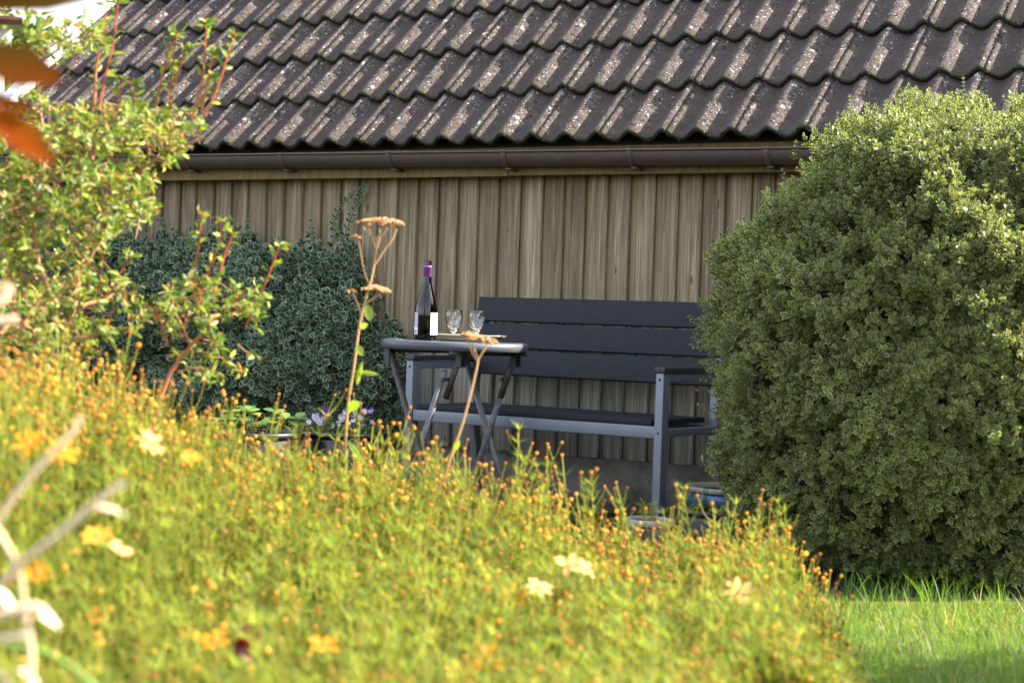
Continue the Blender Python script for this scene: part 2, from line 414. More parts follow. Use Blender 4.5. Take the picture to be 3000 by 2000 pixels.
M['potblack'] = simple('black_glazed_pot', (.012, .013, .018), .22, 0, .1, 12)
M['potdark'] = simple('dark_plastic_pot', (.02, .021, .022), .5, 0, .1, 12)
M['potblue'] = simple('blue_glaze', (.03, .10, .30), .25, 0, .25, 14)
M['potrim'] = simple('worn_pale_rim', (.30, .27, .21), .75, 0, .2, 60, .2)
M['potbrown'] = simple('brown_pot', (.045, .032, .028), .35, 0, .2, 20)
M['box'] = varileaf('boxwood_leaf', (.028, .066, .032), (.085, .138, .048), (.62, .58, .22), .40, .82)
M['box_inner'] = simple('boxwood_twigs', (.020, .020, .011), .95, 0, .5, 60, .8)
M['euon'] = varileaf('euonymus_leaf', (.016, .050, .026), (.042, .095, .044), (.60, .63, .45), .2, .88)
M['leaf'] = leafmat('leaf', 1.0, .45)
M['leafnear'] = leafmat('autumn_leaf', 1.0, .3, .9, .03)
M['leafdull'] = leafmat('dry_stem', 1.0, .12, .7, .2)
M['tick'] = leafmat('tickseed', 1.0, .5, .6, .25)
M['petal'] = leafmat('petal', 1.0, .5, .5, .2)
M['grass'] = leafmat('grass_blade', 1.0, .5, .5, .3)
M['bark'] = simple('shrub_bark', (.20, .12, .065), .8, 0, .35, 50, .5)
M['barkdark'] = simple('old_bark', (.07, .05, .035), .9, 0, .35, 50, .6)
M['redstem'] = simple('red_stem', (.36, .055, .045), .5, 0, .3, 25)
M['straw'] = simple('dead_stalk', (.50, .38, .24), .75, 0, .2, 40)
def groundmat():
    t = NT('garden_soil'); c = t.coord('Object', rnd=False); n = t.noise(c, 7, 8, .7); n2 = t.noise(c, 55, 5, .7)
    b = t.mix(t.ramp(n, [(.35, 0.0), (.65, 1.0)]), (.022, .019, .014), (.055, .048, .038)); b = t.mix(1.0, b, t.ramp(n2, [(.3, .6), (.7, 1.5)]), 'MULTIPLY')
    t.base(b, .95, 0, .15); t.bump(n2, .8, .02); return t.m
M['ground'] = groundmat()
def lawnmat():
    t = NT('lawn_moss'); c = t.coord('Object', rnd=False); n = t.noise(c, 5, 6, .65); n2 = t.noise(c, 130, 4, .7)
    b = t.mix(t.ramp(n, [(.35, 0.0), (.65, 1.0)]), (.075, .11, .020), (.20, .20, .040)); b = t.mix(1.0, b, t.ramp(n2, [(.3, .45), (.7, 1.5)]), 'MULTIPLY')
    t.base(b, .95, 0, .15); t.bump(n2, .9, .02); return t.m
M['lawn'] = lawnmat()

# ------------------------------------------------------------------ ground
def sheet(name, pts, z, mat, kind='structure', label=None):
    m = MB(); m.add([(x, y, z) for x, y in pts], [tuple(range(len(pts)))]); o = m.build(name, mat); tag(o, label, None, None, kind); return o
sheet('ground', [(-90, -40), (90, -40), (90, 140), (-90, 140)], 0.0, M['ground'], label='dark bare garden soil under the bench and beds')
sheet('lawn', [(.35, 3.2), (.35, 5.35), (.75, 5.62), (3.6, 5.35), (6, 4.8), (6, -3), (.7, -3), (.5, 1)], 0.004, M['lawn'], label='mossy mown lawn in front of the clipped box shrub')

# ------------------------------------------------------------------ the shed
WO = Vector((0, 8.05, 0)); WR = -rad(30)
shed = thing('garden_shed', 'weathered timber garden shed with brown concrete tiled roof and gutter', 'shed', WO, WR)
WT = Vector((math.cos(WR), math.sin(WR), 0)); WB = Vector((-math.sin(WR), math.cos(WR), 0))
def shed_hit(u, v, y):
    """local x,z on the shed plane local y"""
    q = ray(u, v); o = Vector((0, 0, CAMZ)) - WO
    t = (y - o.dot(WB)) / q.dot(WB); p = o + q * t; return p.dot(WT), p.z
SX0, SX1 = -3.19, 3.3
# boards: the outer ones stand proud of the sheltered ones seen in the gaps
def prism(wd, t, z0, z1, ch=.004):
    m = MB(); pr = [(0, 0), (0, -t + ch), (ch, -t), (wd - ch, -t), (wd, -t + ch), (wd, 0)]
    vs = [(x, y, z) for z in (z0, z1) for x, y in pr]; n = len(pr)
    return m.add(vs, [tuple(range(n))[::-1], tuple(range(n, 2 * n))] + [(i, (i + 1) % n, (i + 1) % n + n, i + n) for i in range(n)])
pm = []
for k in range(4):
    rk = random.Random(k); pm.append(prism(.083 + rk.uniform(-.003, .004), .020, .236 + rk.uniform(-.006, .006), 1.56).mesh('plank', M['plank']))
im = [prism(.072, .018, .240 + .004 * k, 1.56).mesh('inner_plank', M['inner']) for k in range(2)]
PITCHW = .1112
x0p = shed_hit(1236, 530, -.01)[0] + .010
n0 = int((x0p - SX0) / PITCHW); x = x0p - n0 * PITCHW; i = 0
while x < SX1:
    j = random.uniform(-.003, .003)
    link('plank', pm[random.randrange(4)], shed, (x + j, random.uniform(-.002, .002), 0), (0, 0, random.uniform(-.012, .012)))
    link('inner_plank', im[i % 2], shed, (x - .036 - .013, .020, 0)); x += PITCHW; i += 1
MB().box(SX0 + .02, SX1, .03, .2, -.1, 1.6).build('wall_core', M['deck'], shed)
MB().box(SX0 + .02, SX0 + .12, .2, 4.2, -.1, 1.6).build('side_wall', M['plank'], shed)
MB().box(SX0 + .03, SX1, .012, .22, -.1, .2505).build('foundation', M['concrete'], shed)
# fascia: two boards meeting at a joint
jx = shed_hit(1489, 515, -.12)[0]
for a, b, dz in ((SX0 - .05, jx - .0015, 0), (jx + .0015, SX1, .003)):
    bevel(MB().box(a, b, -.125, -.10, 1.472 + dz, 1.600).build('fascia_board', M['fascia'], shed), .002, 1)
MB().box(SX0, SX1, -.10, .03, 1.561, 1.585).build('soffit', M['deck'], shed)
# gutter
gy, gr = -.192, .055
gz = lambda xx: 1.578 - .0075 * (xx + 1.0)
m = MB(); pr = []
for k in range(15):
    an = math.pi * k / 14; pr.append((gy + gr * math.cos(an), -gr * math.sin(an) * 1.12))
pr = [(gy + gr - .004, 0), ] + pr + [(gy - gr - .004, .004), (gy - gr - .006, 0), (gy - gr - .002, -.006)]
pr2 = [(y * 1.0 + (gy - y) * .05, z * .95 + .0) for y, z in pr[::-1][3:]]
pr = pr + pr2
for xx in (SX0 - .1, SX1): m.v += [(xx, y, gz(xx) + z) for y, z in pr]
n = len(pr); m.f += [(k, (k + 1) % n, (k + 1) % n + n, k + n) for k in range(n)]
gut_o = m.build('gutter', M['gutter'], shed, True); fix_normals(gut_o.data)
for gu, gvv in ((160, 470), (540, 455), (820, 450), (1137, 446), (1473, 442), (1843, 438), (2245, 434), (2700, 430)):
    xx = shed_hit(gu, gvv, -.247)[0]; m = MB(); ro = gr + .004; seg = []
    for k in range(13):
        an = math.pi * (1 - k / 12 * .62); seg.append((gy + ro * math.cos(an), -ro * math.sin(an) * 1.12))
    outer = seg; inner = [(gy + (y - gy) * .93, z * .93) for y, z in seg]
    hw = .012; b = len(m.v)
    for y, z in outer: m.v += [(xx - hw, y, z), (xx + hw, y, z)]
    for y, z in inner: m.v += [(xx - hw, y, z), (xx + hw, y, z)]
    k2 = len(outer)
    for k in range(k2 - 1):
        a = 2 * k; m.f += [(a, a + 1, a + 3, a + 2), (2 * k2 + a, 2 * k2 + a + 2, 2 * k2 + a + 3, 2 * k2 + a + 1), (a, a + 2, 2 * k2 + a + 2, 2 * k2 + a), (a + 1, 2 * k2 + a + 1, 2 * k2 + a + 3, a + 3)]
    m.box(xx - hw, xx + hw, gy - .01, -.126, -gr * 1.12 - .016, -gr * 1.12 - .006)
    m.box(xx - hw, xx + hw, gy - ro - .004, gy - ro + .006, -.004, .006)
    o = m.build('gutter_bracket', M['gutter'], gut_o, True); o.location = (0, 0, gz(xx)); fix_normals(o.data)
m = MB()


# roof tiles
PR = rad(43); GA = .36; TW = .312; EZ = 1.612; EY = -.215
xt0 = -3.21; NC = 21; NRW = 7
LT = .425; AMP = .0225
def wave(x): 
    q = math.cos(2 * math.pi * (x - .136) / .156); return AMP * (q + .12 * q * q)
def tile_mesh(seed, half=False):
    rk = random.Random(seed); m = MB(); nx = 26; ys = [0.0, .004, .012, .14, .28, LT]
    th = .024; vs = []; drop = .028
    for yi, y in enumerate(ys):
        for i in range(nx + 1):
            x = .0 + (TW + .012) * i / nx
            z = wave(x) + drop * (1 - y / GA)
            if yi == 0: z -= .007
            if yi == 1: z -= .002
            if i == 0: z -= .0
            if x > TW - .002: z -= .010                       # the lapped edge under its neighbour
            z += rk.uniform(-.0007, .0007)
            vs.append((x, y + (rk.uniform(-.0012, .0012) if yi < 3 else 0), z))
    m.add(vs, [(r * (nx + 1) + i, r * (nx + 1) + i + 1, (r + 1) * (nx + 1) + i + 1, (r + 1) * (nx + 1) + i) for r in range(len(ys) - 1) for i in range(nx)])
    # front lip and underside
    b = len(m.v); lip = [(v[0], v[1] + .002 + rk.uniform(0, .003), v[2] - th + .007 + rk.uniform(-.002, .002)) for v in vs[:nx + 1]]
    back = [(v[0], .10, v[2] - th - .02) for v in vs[:nx + 1]]
    m.v += lip + back
    m.f += [(b + i, b + i + 1, i + 1, i) for i in range(nx)] + [(b + nx + 1 + i, b + nx + 2 + i, b + i + 1, b + i) for i in range(nx)]
    # left edge face: gives the open seam its depth
    b2 = len(m.v); L = [r * (nx + 1) for r in range(len(ys))]
    m.v += [(m.v[k][0], m.v[k][1], m.v[k][2] - .012) for k in L]
    m.f += [(L[r], L[r + 1], b2 + r + 1, b2 + r) for r in range(len(ys) - 1)]
    me = m.mesh('roof_tile', M['tile'], True); return me
tms = [tile_mesh(s) for s in range(6)]
cP, sP = math.cos(PR), math.sin(PR)
for r in range(NRW):
    for c in range(NC):
        k = random.random()
        link('roof_tile', tms[random.randrange(6)], shed,
             (xt0 + c * TW + random.uniform(-.0015, .0015), EY + r * GA * cP + random.uniform(-.003, .003), EZ + r * GA * sP + random.uniform(-.002, .002)),
             (PR + random.uniform(-.006, .006), 0, random.uniform(-.004, .004)))
# moss and grit along the lips and in the seams
oc = {'v': np.array([(1, 0, 0), (-1, 0, 0), (0, 1, 0), (0, -1, 0), (0, 0, 1), (0, 0, -1)], float) , 'f': np.array([(0, 2, 4), (2, 1, 4), (1, 3, 4), (3, 0, 4), (2, 0, 5), (1, 2, 5), (3, 1, 5), (0, 3, 5)])}
def roof_pt(x, y, h):     # x along eave from xt0, y up slope, h above the tile plane -> local shed coords
    return np.stack([xt0 + x, EY + y * cP - h * sP, EZ + y * sP + h * cP], -1)
def rot_rand(n):
    a = nrm(R_.normal(size=(n, 3))); b = nrm(np.cross(a, R_.normal(size=(n, 3)))); return np.stack([a, b, np.cross(a, b)], 2)
wv = np.vectorize(wave)
n = 9000; rr = R_.randint(0, NRW - 1, n); xx = R_.rand(n) * NC * TW
clump = np.sin(xx * 37 + rr * 5) + np.sin(xx * 91 + rr) + R_.normal(size=n) * .8
rr, xx, clump = rr[clump > .1], xx[clump > .1], clump[clump > .1]; n = len(xx)
hh = wv(xx) + .028 - R_.rand(n) * .020
p = roof_pt(xx, rr * GA - .002 + R_.normal(size=n) * .002, hh)
sz = R_.uniform(.0018, .0046, n) * (1 + .5 * (clump > 1.6))
d1 = scatter(dict(oc, c=np.tile([.035, .034, .020], (6, 1))), p, rot_rand(n), sz)
n = 3600; cc = R_.randint(0, NC, n); rr = R_.randint(0, NRW - 1, n); yy = R_.rand(n) * .33 + .01
off = np.where(R_.rand(n) < .7, 0.0, .156); xx = cc * TW + off + .0 + R_.normal(size=n) * .0035 - .001
keep = (np.sin(cc * 12.9 + rr * 4.1 + np.floor(yy * 16) * 7.7) > .0); xx, rr, yy = xx[keep], rr[keep], yy[keep]; n = len(xx)
p = roof_pt(xx, rr * GA + yy, wv(xx) + .028 * (1 - yy / GA) + .001)
cch = np.where(R_.rand(n, 1) < .25, [[.085, .07, .018]], [[.040, .034, .020]])
d2 = scatter(dict(oc, c=np.tile([.04, .034, .02], (6, 1))), p, rot_rand(n), R_.uniform(.0018, .005, n)); d2['c'] = np.repeat(cch, 6, 0)
n = 260; rr = R_.randint(0, 4, n); xx = R_.randint(0, NC * 2, n) * .156 + .03 + R_.normal(size=n) * .012
p = roof_pt(xx, rr * GA + R_.normal(size=n) * .004 + .003, wv(xx) + .026)
d3 = scatter(dict(oc, c=np.tile([.20, .15, .02], (6, 1))), p, rot_rand(n), R_.uniform(.002, .005, n))
mo = link('moss', to_mesh('moss', merge([d1, d2, d3]), M['leafdull']), shed, kind='stuff')
# deck under the tiles, far slope, verge
Ls = GA * NRW
m = MB(); m.v = [(SX0 - .1, EY + .09, EZ - .03), (SX1, EY + .09, EZ - .03), (SX1, EY + Ls * cP, EZ + Ls * sP - .05), (SX0 - .1, EY + Ls * cP, EZ + Ls * sP - .05), (SX1, EY + 2 * Ls * cP + .2, EZ - .03), (SX0 - .1, EY + 2 * Ls * cP + .2, EZ - .03)]
m.f = [(0, 1, 2, 3), (3, 2, 4, 5)]; m.build('roof_deck', M['deck'], shed)
m = MB()
for k in range(14):                                           # gable filling boards
    y0 = .2 + k * .29; zt = 1.6 + min(y0 + .1, 2 * Ls * cP - .1 - y0) * math.tan(PR) * .93
    m.box(SX0 + .03, SX0 + .05, y0, y0 + .28, 1.6, max(1.62, zt))
m.build('gable_panel', M['plank'], shed)
vx = xt0 - .02
m = MB(); m.box(vx - .075, vx + .02, -.04, Ls + .02, .0, .085); vg = m.build('verge_board', M['verge'], shed); vg.location = (0, EY, EZ); vg.rotation_euler = (PR, 0, 0); bevel(vg, .004, 2)



# ------------------------------------------------------------------ bench
BL = Vector((-.445, 7.54, 0)); BR = Vector((.590, 6.84, 0)); BW = (BR - BL).length
BA = math.atan2((BR - BL).y, (BR - BL).x)
bench = thing('garden_bench', 'grey metal garden bench with charcoal slats standing against the shed wall', 'bench', BL, BA)
LW = .036
def bar(x0, x1, y0, y1, z0, z1, name, mat, ch=.004, par=None):
    return bevel(MB().box(x0, x1, y0, y1, z0, z1).build(name, mat, par or bench, True), ch, 3)
for xx in (0, BW - LW):
    bar(xx, xx + LW, 0, .05, 0, .645, 'leg', M['frame'])
    # curved rear leg carrying the back
    yz = [(.565, 0), (.53, .16), (.49, .34), (.475, .45), (.478, .56), (.50, .70), (.535, .82), (.565, .90)]
    m = MB()
    for y, z in yz: m.v += [(xx, y - .024, z), (xx + LW, y - .024, z), (xx + LW, y + .024, z), (xx, y + .024, z)]
    for k in range(len(yz) - 1):
        for j in range(4): m.f.append((4 * k + j, 4 * k + (j + 1) % 4, 4 * k + 4 + (j + 1) % 4, 4 * k + 4 + j))
    m.f += [(3, 2, 1, 0), tuple(4 * (len(yz) - 1) + j for j in range(4))]
    o = m.build('leg', M['frame'], bench, True); bevel(o, .004, 2)
    bar(xx + .001, xx + LW - .001, .0505, .462, .612, .643, 'arm_frame', M['frame'])
    bar(xx - .006, xx + LW + .006, -.004, .47, .646, .668, 'armrest', M['dark_plastic'], .004)
    bar(xx + .003, xx + LW - .003, .0505, .455, .398, .428, 'side_rail', M['frame'])
bar(LW + .0005, BW - LW - .0005, .006, .046, .390, .438, 'seat_rail', M['frame'])
bar(LW + .0005, BW - LW - .0005, .46, .49, .392, .430, 'seat_rail', M['frame'])
for k in range(4):
    y0 = .012 + k * .112
    bar(.055, BW - .055, y0, y0 + .104, .4395, .462, 'seat_slat', M['slat'], .004)
tl = math.atan2(.073, .344)
for k in range(3):
    z0 = .590 + k * .1165
    m = MB().box(.008, BW - .008, -.012, .012, 0, .1085); o = bevel(m.build('back_slat', M['slat'], bench, True), .004, 3)
    o.location = (0, .448 + (z0 - .59) * math.tan(tl), z0); o.rotation_euler = (-tl, 0, 0)
for xx in (.42, .80):
    m = MB().box(xx, xx + .04, -.006, .006, 0, .33); o = m.build('back_brace', M['dark_plastic'], bench)
    o.location = (0, .468, .60); o.rotation_euler = (-tl, 0, 0)

for xx in (LW / 2, BW - LW / 2):
    for z in (.414, .62):
        m = MB().lathe([(0, .0025), (.004, .002), (.0055, 0)], 10); o = m.build('bolt', M['dark_plastic'], bench, True); o.location = (xx, -.0005, z); o.rotation_euler = (math.pi / 2, 0, 0)
# ------------------------------------------------------------------ folding bistro table
TC = Vector((-.226, 7.03, 0)); TH = .736
TA = math.atan2(.745, .667)
table = thing('folding_table', 'round grey folding bistro table holding the bottle and tray', 'table', TC, TA)
rt = .290
m = MB().lathe([(.262, .003), (rt - .014, .004), (rt - .004, .0), (rt, -.006), (rt + .001, -.017), (rt - .002, -.030), (rt - .007, -.034), (rt - .02, -.034), (rt - .022, -.02), (.262, -.012), (.262, .003)], 72)
o = m.build('table_rim', M['rim'], table, True); o.location = (0, 0, TH); fix_normals(o.data)
m = MB().lathe([(0, 0), (.262, 0)], 64); m.lathe([(0, -.012), (.262, -.012)], 64); o = m.build('tabletop', M['tabletop'], table); o.location = (0, 0, TH - .003)
def leg(x, q0, z0, q1, z1, mat='tube', r=.0125, name='leg'):
    # local x is the hinge axis, local y = -(sweep)
    return MB().tube([(x, -q0, z0), (x, -q1, z1)], r, 14).build(name, M[mat], table, True)
leg(-.212, -.150, .700, .160, .012, 'tube_dark'); leg(.212, -.155, .700, .165, .012)
leg(-.184, .125, .625, -.110, .012); leg(.184, .125, .625, -.110, .012)
for sx in (-1, 1):
    leg(sx * .157, .185, .700, .112, .520, 'tube_dark', .012, 'strut')
    MB().box(sx * .17 - .026, sx * .17 + .026, -.128, -.112, .585, .600).build('clamp', M['tube_dark'], table)
    for q, xx in ((-.15, .212), (.185, .157)):
        MB().box(sx * xx - .016, sx * xx - .011, -q - .014, -q + .014, .645, .705).build('bracket', M['dark_plastic'], table)
        MB().box(sx * xx + .011, sx * xx + .016, -q - .014, -q + .014, .645, .705).build('bracket', M['dark_plastic'], table)
for q in (-.150, .185): MB().tube([(-.22, -q, .695), (.22, -q, .695)], .008, 10).build('hinge_bar', M['tube_dark'], table, True)
MB().tube([(-.212, -.160, .013), (.212, -.165, .013)], .0125, 12).build('foot_bar', M['tube'], table, True)
MB().tube([(-.184, .110, .013), (.184, .110, .013)], .0125, 12).build('foot_bar', M['tube'], table, True)

# ------------------------------------------------------------------ things on the table
def at_z(u, v, z):
    q = ray(u, v); t = (z - CAMZ) / q.z; return Vector((0, 0, CAMZ)) + q * t
bp = P(1246, 998, 6.90); bp.z = TH + .0035
bottle = thing('wine_bottle', 'opened green wine bottle with purple neck foil on the round table', 'wine bottle', bp)
k = 1.0
prof = [(0, .004), (.030, .0), (.041, .004), (.0435, .012), (.0440, .10), (.0440, .118), (.0415, .140), (.034, .165), (.0255, .192), (.0190, .216), (.0158, .236), (.0150, .262), (.0150, .287)]
top = [(.0142, .288), (.0150, .292), (.0138, .295), (.0150, .299), (.0138, .302), (.0148, .306), (.0140, .311), (.0115, .3115)]
inner = [(.0110, .300), (.0110, .245), (.0160, .215), (.0225, .192), (.031, .165), (.0385, .138), (.0410, .115), (.0410, .016), (.030, .010), (0, .020)]
m = MB().lathe(prof + top + inner, 56); o = m.build('glass_body', M['bottle'], bottle, True)
MB().lathe([(.0150, .247), (.0160, .2475), (.0160, .281), (.0166, .2815), (.0166, .287), (.0158, .2895), (.0150, .290)], 40).build('neck_foil', M['capsule'], bottle, True)
cdir = math.atan2(-bp.y, -bp.x)               # towards the camera
MB().lathe([(.0446, .022), (.0446, .108)], 20, cdir + rad(24), cdir + rad(118)).build('front_label', M['label'], bottle, True)
lb = MB().lathe([(.0446, .022), (.0446, .108)], 20, cdir - rad(100), cdir - rad(44)).build('back_label', M['label2'], bottle, True)
MB().lathe([(.0449, .0225), (.0449, .050)], 20, cdir - rad(99), cdir - rad(44.5)).build('barcode_panel', M['label3'], lb, True)
for k in range(9):
    MB().lathe([(.0451, .025), (.0451, .041)], 1, cdir - rad(84 - k * 4), cdir - rad(84 - k * 4 - (1.3 if k % 3 else 2.2))).build('barcode_line', M['ink'], lb)
for k in range(7):
    MB().lathe([(.0448, .058 + k * .006), (.0448, .0605 + k * .006)], 3, cdir - rad(94), cdir - rad(72 + 5 * (k % 3))).build('printed_line', M['ink'], lb)
for k in range(4):
    MB().lathe([(.0448, .056 + k * .007), (.0448, .061 + k * .007)], 2, cdir + rad(66), cdir + rad(73)).build('printed_line', M['ink'], bottle)

# wooden tray
tpos = P(1372, 1000, 7.10); tpos.z = TH + .0045
tr_o = thing('serving_tray', 'pale wooden serving tray with flared handles under the two glasses', 'tray', tpos, rad(-4))
def tray_mesh():
    m = MB(); hx, hy = .128, .085; N = 40
    def ring(sx, sy, z, wob=0.0):
        out = []
        for i in range(N):
            a = 2 * math.pi * i / N; c, s = math.cos(a), math.sin(a); e = .35
            xx = sx * math.copysign(abs(c) ** e, c); yy = sy * math.copysign(abs(s) ** e, s)
            dip = wob * (math.cos(6.0 * xx / sx) * .5) if abs(s) > .3 else wob * .8
            out.append((xx, yy, z + dip))
        return out
    rings = [ring(hx * .88, hy * .85, 0), ring(hx * .95, hy * .93, .008), ring(hx * 1.03, hy * 1.02, .018), ring(hx * 1.09, hy * 1.1, .0215, .0015), ring(hx * 1.09, hy * 1.1, .026, .0015), ring(hx * 1.02, hy * 1.01, .0255, .0015), ring(hx * .92, hy * .9, .021), ring(hx * .86, hy * .84, .0205)]
    for r in rings: m.v += r
    for k in range(len(rings) - 1):
        for i in range(N): m.f.append((k * N + i, k * N + (i + 1) % N, (k + 1) * N + (i + 1) % N, (k + 1) * N + i))
    m.f.append(tuple(range(N))[::-1]); m.f.append(tuple((len(rings) - 1) * N + i for i in range(N))); return m
tray_mesh().build('tray_board', M['tray'], tr_o, True)
for sx in (-1, 1): bevel(MB().box(sx * .142 - .007, sx * .142 + .007, -.05, .05, .0185, .0268).build('handle', M['tray'], tr_o), .002, 2)

def goblet(u, v, d, label):
    p = P(u, v, d); p.z = TH + .0045 + .0208
    g = thing('wine_glass', label, 'wine glass', p, group='two cut glasses on the tray')
    out = [(0, 0), (.0125, 0), (.0142, .0012), (.0138, .0032), (.0085, .0052), (.0068, .0075), (.0078, .0105), (.0135, .0165), (.0215, .030), (.0290, .048), (.0338, .064), (.0352, .076), (.0344, .088), (.0330, .1005), (.0323, .1012)]
    inn = [(.0316, .1004), (.0330, .088), (.0337, .076), (.0322, .064), (.0272, .049), (.0190, .032), (.0100, .0215), (0, .0175)]
    MB().lathe(out + inn, 56).build('bowl', M['glass'], g, True)
    # cut leaf sprays on the bowl, thin raised lines following the glass
    def rz(z):
        for (a, b), (c2, d2) in zip(out[8:-1], out[9:]):
            if b <= z <= d2: return a + (c2 - a) * (z - b) / (d2 - b)
        return .035
    cd = math.atan2(-p.y, -p.x)
    for (a0, z0, a1, z1, bow) in ((35, .034, -38, .066, .004), (-8, .050, -45, .090, .002), (-5, .050, 12, .092, .0), (-3, .050, 38, .070, .004), (-8, .05, 58, .060, .006), (-30, .070, -62, .060, .003)):
        pts = []
        for i in range(11):
            t = i / 10; zz = z0 + (z1 - z0) * t + bow * math.sin(math.pi * t); a = cd + rad(a0 + (a1 - a0) * t); r = rz(zz) + .0001
            pts.append((r * math.cos(a), r * math.sin(a), zz))
        MB().tube(pts, .00022, 4).build('cut_line', M['etch'], g)
    return g
goblet(1328, 982, 7.10, 'stemmed glass with cut leaf pattern beside the wine bottle')
goblet(1394.5, 983, 7.08, 'stemmed glass with cut leaf pattern at the far end of the tray from the bottle')

# ------------------------------------------------------------------ pots
def pot(name, label, u, v, d, r, h, mat, rimmat, lip=.012, flare=.82, soil_drop=.03):
    p = P(u, v, d); z = p.z; p.z = 0; g = thing(name, label, 'plant pot', p)
    hh = z
    body = [(0, 0), (r * flare, 0), (r * (flare + .1), hh * .3), (r * .97, hh * .75), (r * .95, hh - .03), (r * .93, hh - .022)]
    inn = [(r * .90, hh - .022), (r * .88, hh * .6), (0, hh * .58)]
    MB().lathe(body + inn, 48).build('pot_body', M[mat], g, True)
    MB().lathe([(r * .93, hh - .0225), (r + lip * .3, hh - .020), (r + lip * .6, hh - .010), (r + lip * .4, hh - .001), (r, hh), (r - .012, hh - .001), (r - .016, hh - .010), (r * .90, hh - .024)], 48).build('pot_rim', M[rimmat], g, True)
    MB().lathe([(0, hh - soil_drop + .004), (r * .5, hh - soil_drop + .002), (r * .9, hh - soil_drop)], 24).build('soil', M['soil'], g, True)
    return g, Vector((p.x, p.y, hh))
potA, pA = pot('plant_pot', 'black glazed pot of white and violet pansies below the climbing evergreen', 1010, 1262, 6.95, .170, .37, 'potblack', 'potblack')
potB, pB = pot('plant_pot', 'dark pot with pale green leaves beside the pansy pot', 752, 1262, 6.75, .150, .36, 'potdark', 'potdark')
potC, pC = pot('plant_pot', 'blue glazed bowl with worn pale rim beside the bench leg', 2150, 1424, 6.95, .185, .22, 'potblue', 'potrim', .014, .7, .02)
potD, pD = pot('plant_pot', 'dark plastic pot with ferny seedlings standing in front of the blue bowl', 2120, 1489, 6.45, .155, .19, 'potdark', 'potdark', .012, .85, .025)
potE, pE = pot('plant_pot', 'small brown pot with pale rim and reddish plant in front of the bench', 1902, 1518, 5.95, .083, .18, 'potbrown', 'potrim', .004, .8, .02)

# ================================================================== plants
def arr(*a): return np.array(a, float)
def unit_rand(n):
    return nrm(R_.normal(size=(n, 3)))
def sprig_tpl(pairs, L, gap, W, col_e=True, spread=1.0, droop=.15, seed=0):
    """short leafy shoot along +y: opposite pairs of leaves"""
    rs = np.random.RandomState(seed); lt = leaf_tpl(1, W, .035, droop); parts = []
    pos = []; rot = []; scl = []
    for k in range(pairs):
        t = k * gap; az = (k % 2) * math.pi / 2 + rs.uniform(-.3, .3)
        op = spread * (1.15 - .75 * k / max(1, pairs - 1))
        for sgn in (0, math.pi):
            a = az + sgn + rs.uniform(-.2, .2); o = op + rs.uniform(-.15, .15)
            d = arr(math.cos(a) * math.sin(o), math.cos(o), math.sin(a) * math.sin(o))
            pos.append((0, t, 0)); rot.append((d, (0, 1, 0) - 0 * d)); scl.append(L * (1 - .45 * abs(k / max(1, pairs - 1) - .35)) * rs.uniform(.85, 1.1))
    D = np.array([r[0] for r in rot]); U = np.tile(arr(0, 1, 0), (len(D), 1)) + rs.normal(size=D.shape) * .12
    fr = frames(D, U); st = np.random.get_state()
    out = scatter(lt, np.array(pos), fr, np.array(scl)); out.pop('rnd'); return out
def add_stem(tpl, length, r):
    v = np.array([(r, 0, 0), (-r / 2, 0, r * .87), (-r / 2, 0, -r * .87), (r * .5, length, 0), (-r * .25, length, r * .43), (-r * .25, length, -r * .43)])
    f = np.array([(0, 1, 4), (0, 4, 3), (1, 2, 5), (1, 5, 4), (2, 0, 3), (2, 3, 5)])
    return {'v': np.concatenate([v, tpl['v']]), 'f': np.concatenate([f, tpl['f'] + 6]), 'e': np.concatenate([np.zeros(6) + .72, tpl['e']])}
def sprigs(tpls, pos, dirs, scale):
    n = len(pos); idx = R_.randint(0, len(tpls), n); out = []
    ups = unit_rand(n); fr = frames(dirs, ups)
    for k, t in enumerate(tpls):
        s_ = idx == k
        if s_.any(): out.append(scatter(t, pos[s_], fr[s_], scale[s_]))
    return merge(out)

# ------------------------------------------------------------------ clipped variegated box shrub
BC = arr(1.47, 6.12, .80)
def box_radius(dr):
    """lumpy egg: distance from BC along unit direction(s)"""
    ax = arr(.775, .62, .835); ex = 2.5
    q = (np.abs(dr) / ax) ** ex; r = q.sum(-1) ** (-1 / ex)
    lum = .045 * np.sin(dr[..., 0] * 7 + 1.3 + dr[..., 2] * 3) + .035 * np.sin(dr[..., 1] * 9 + dr[..., 2] * 8) + .03 * np.sin(dr[..., 2] * 15 + dr[..., 0] * 11 + .6) + .02 * np.sin(dr[..., 0] * 23 - dr[..., 2] * 19)
    # the flank leans in under its widest part on the side of the bench
    sh = np.where((dr[..., 2] > .2) & (dr[..., 0] < 0), -.16 * (-dr[..., 0]) * np.clip(dr[..., 2] - .2, 0, 1) * 1.6, 0)
    return r * (1 + lum * .8) + sh
shrub = thing('box_shrub', 'large rounded clipped box shrub with cream edged leaves at the end of the bench', 'shrub', (float(BC[0]), float(BC[1]), 0))
bt = [add_stem(sprig_tpl(4, .0180, .0100, .56, seed=s, spread=1.05), .036, .0009) for s in range(6)]
n = 23000
dr = unit_rand(n); dr[:, 1] = np.where(R_.rand(n) < .72, -np.abs(dr[:, 1]), dr[:, 1]); rb = box_radius(dr)
hole = np.sin(dr[:, 0] * 19 + dr[:, 2] * 7) * np.sin(dr[:, 2] * 21 - dr[:, 0] * 9 + 1) * np.sin(dr[:, 1] * 13 + dr[:, 2] * 5 + .4)
deep = np.abs(R_.normal(size=n)) * .045 + np.clip(hole, 0, 1) * .11
p = dr * (rb - deep)[:, None] + BC; keep = p[:, 2] > .045; p, dr = p[keep], dr[keep]
dd = nrm(dr + arr(0, 0, .55) + unit_rand(len(p)) * .65)
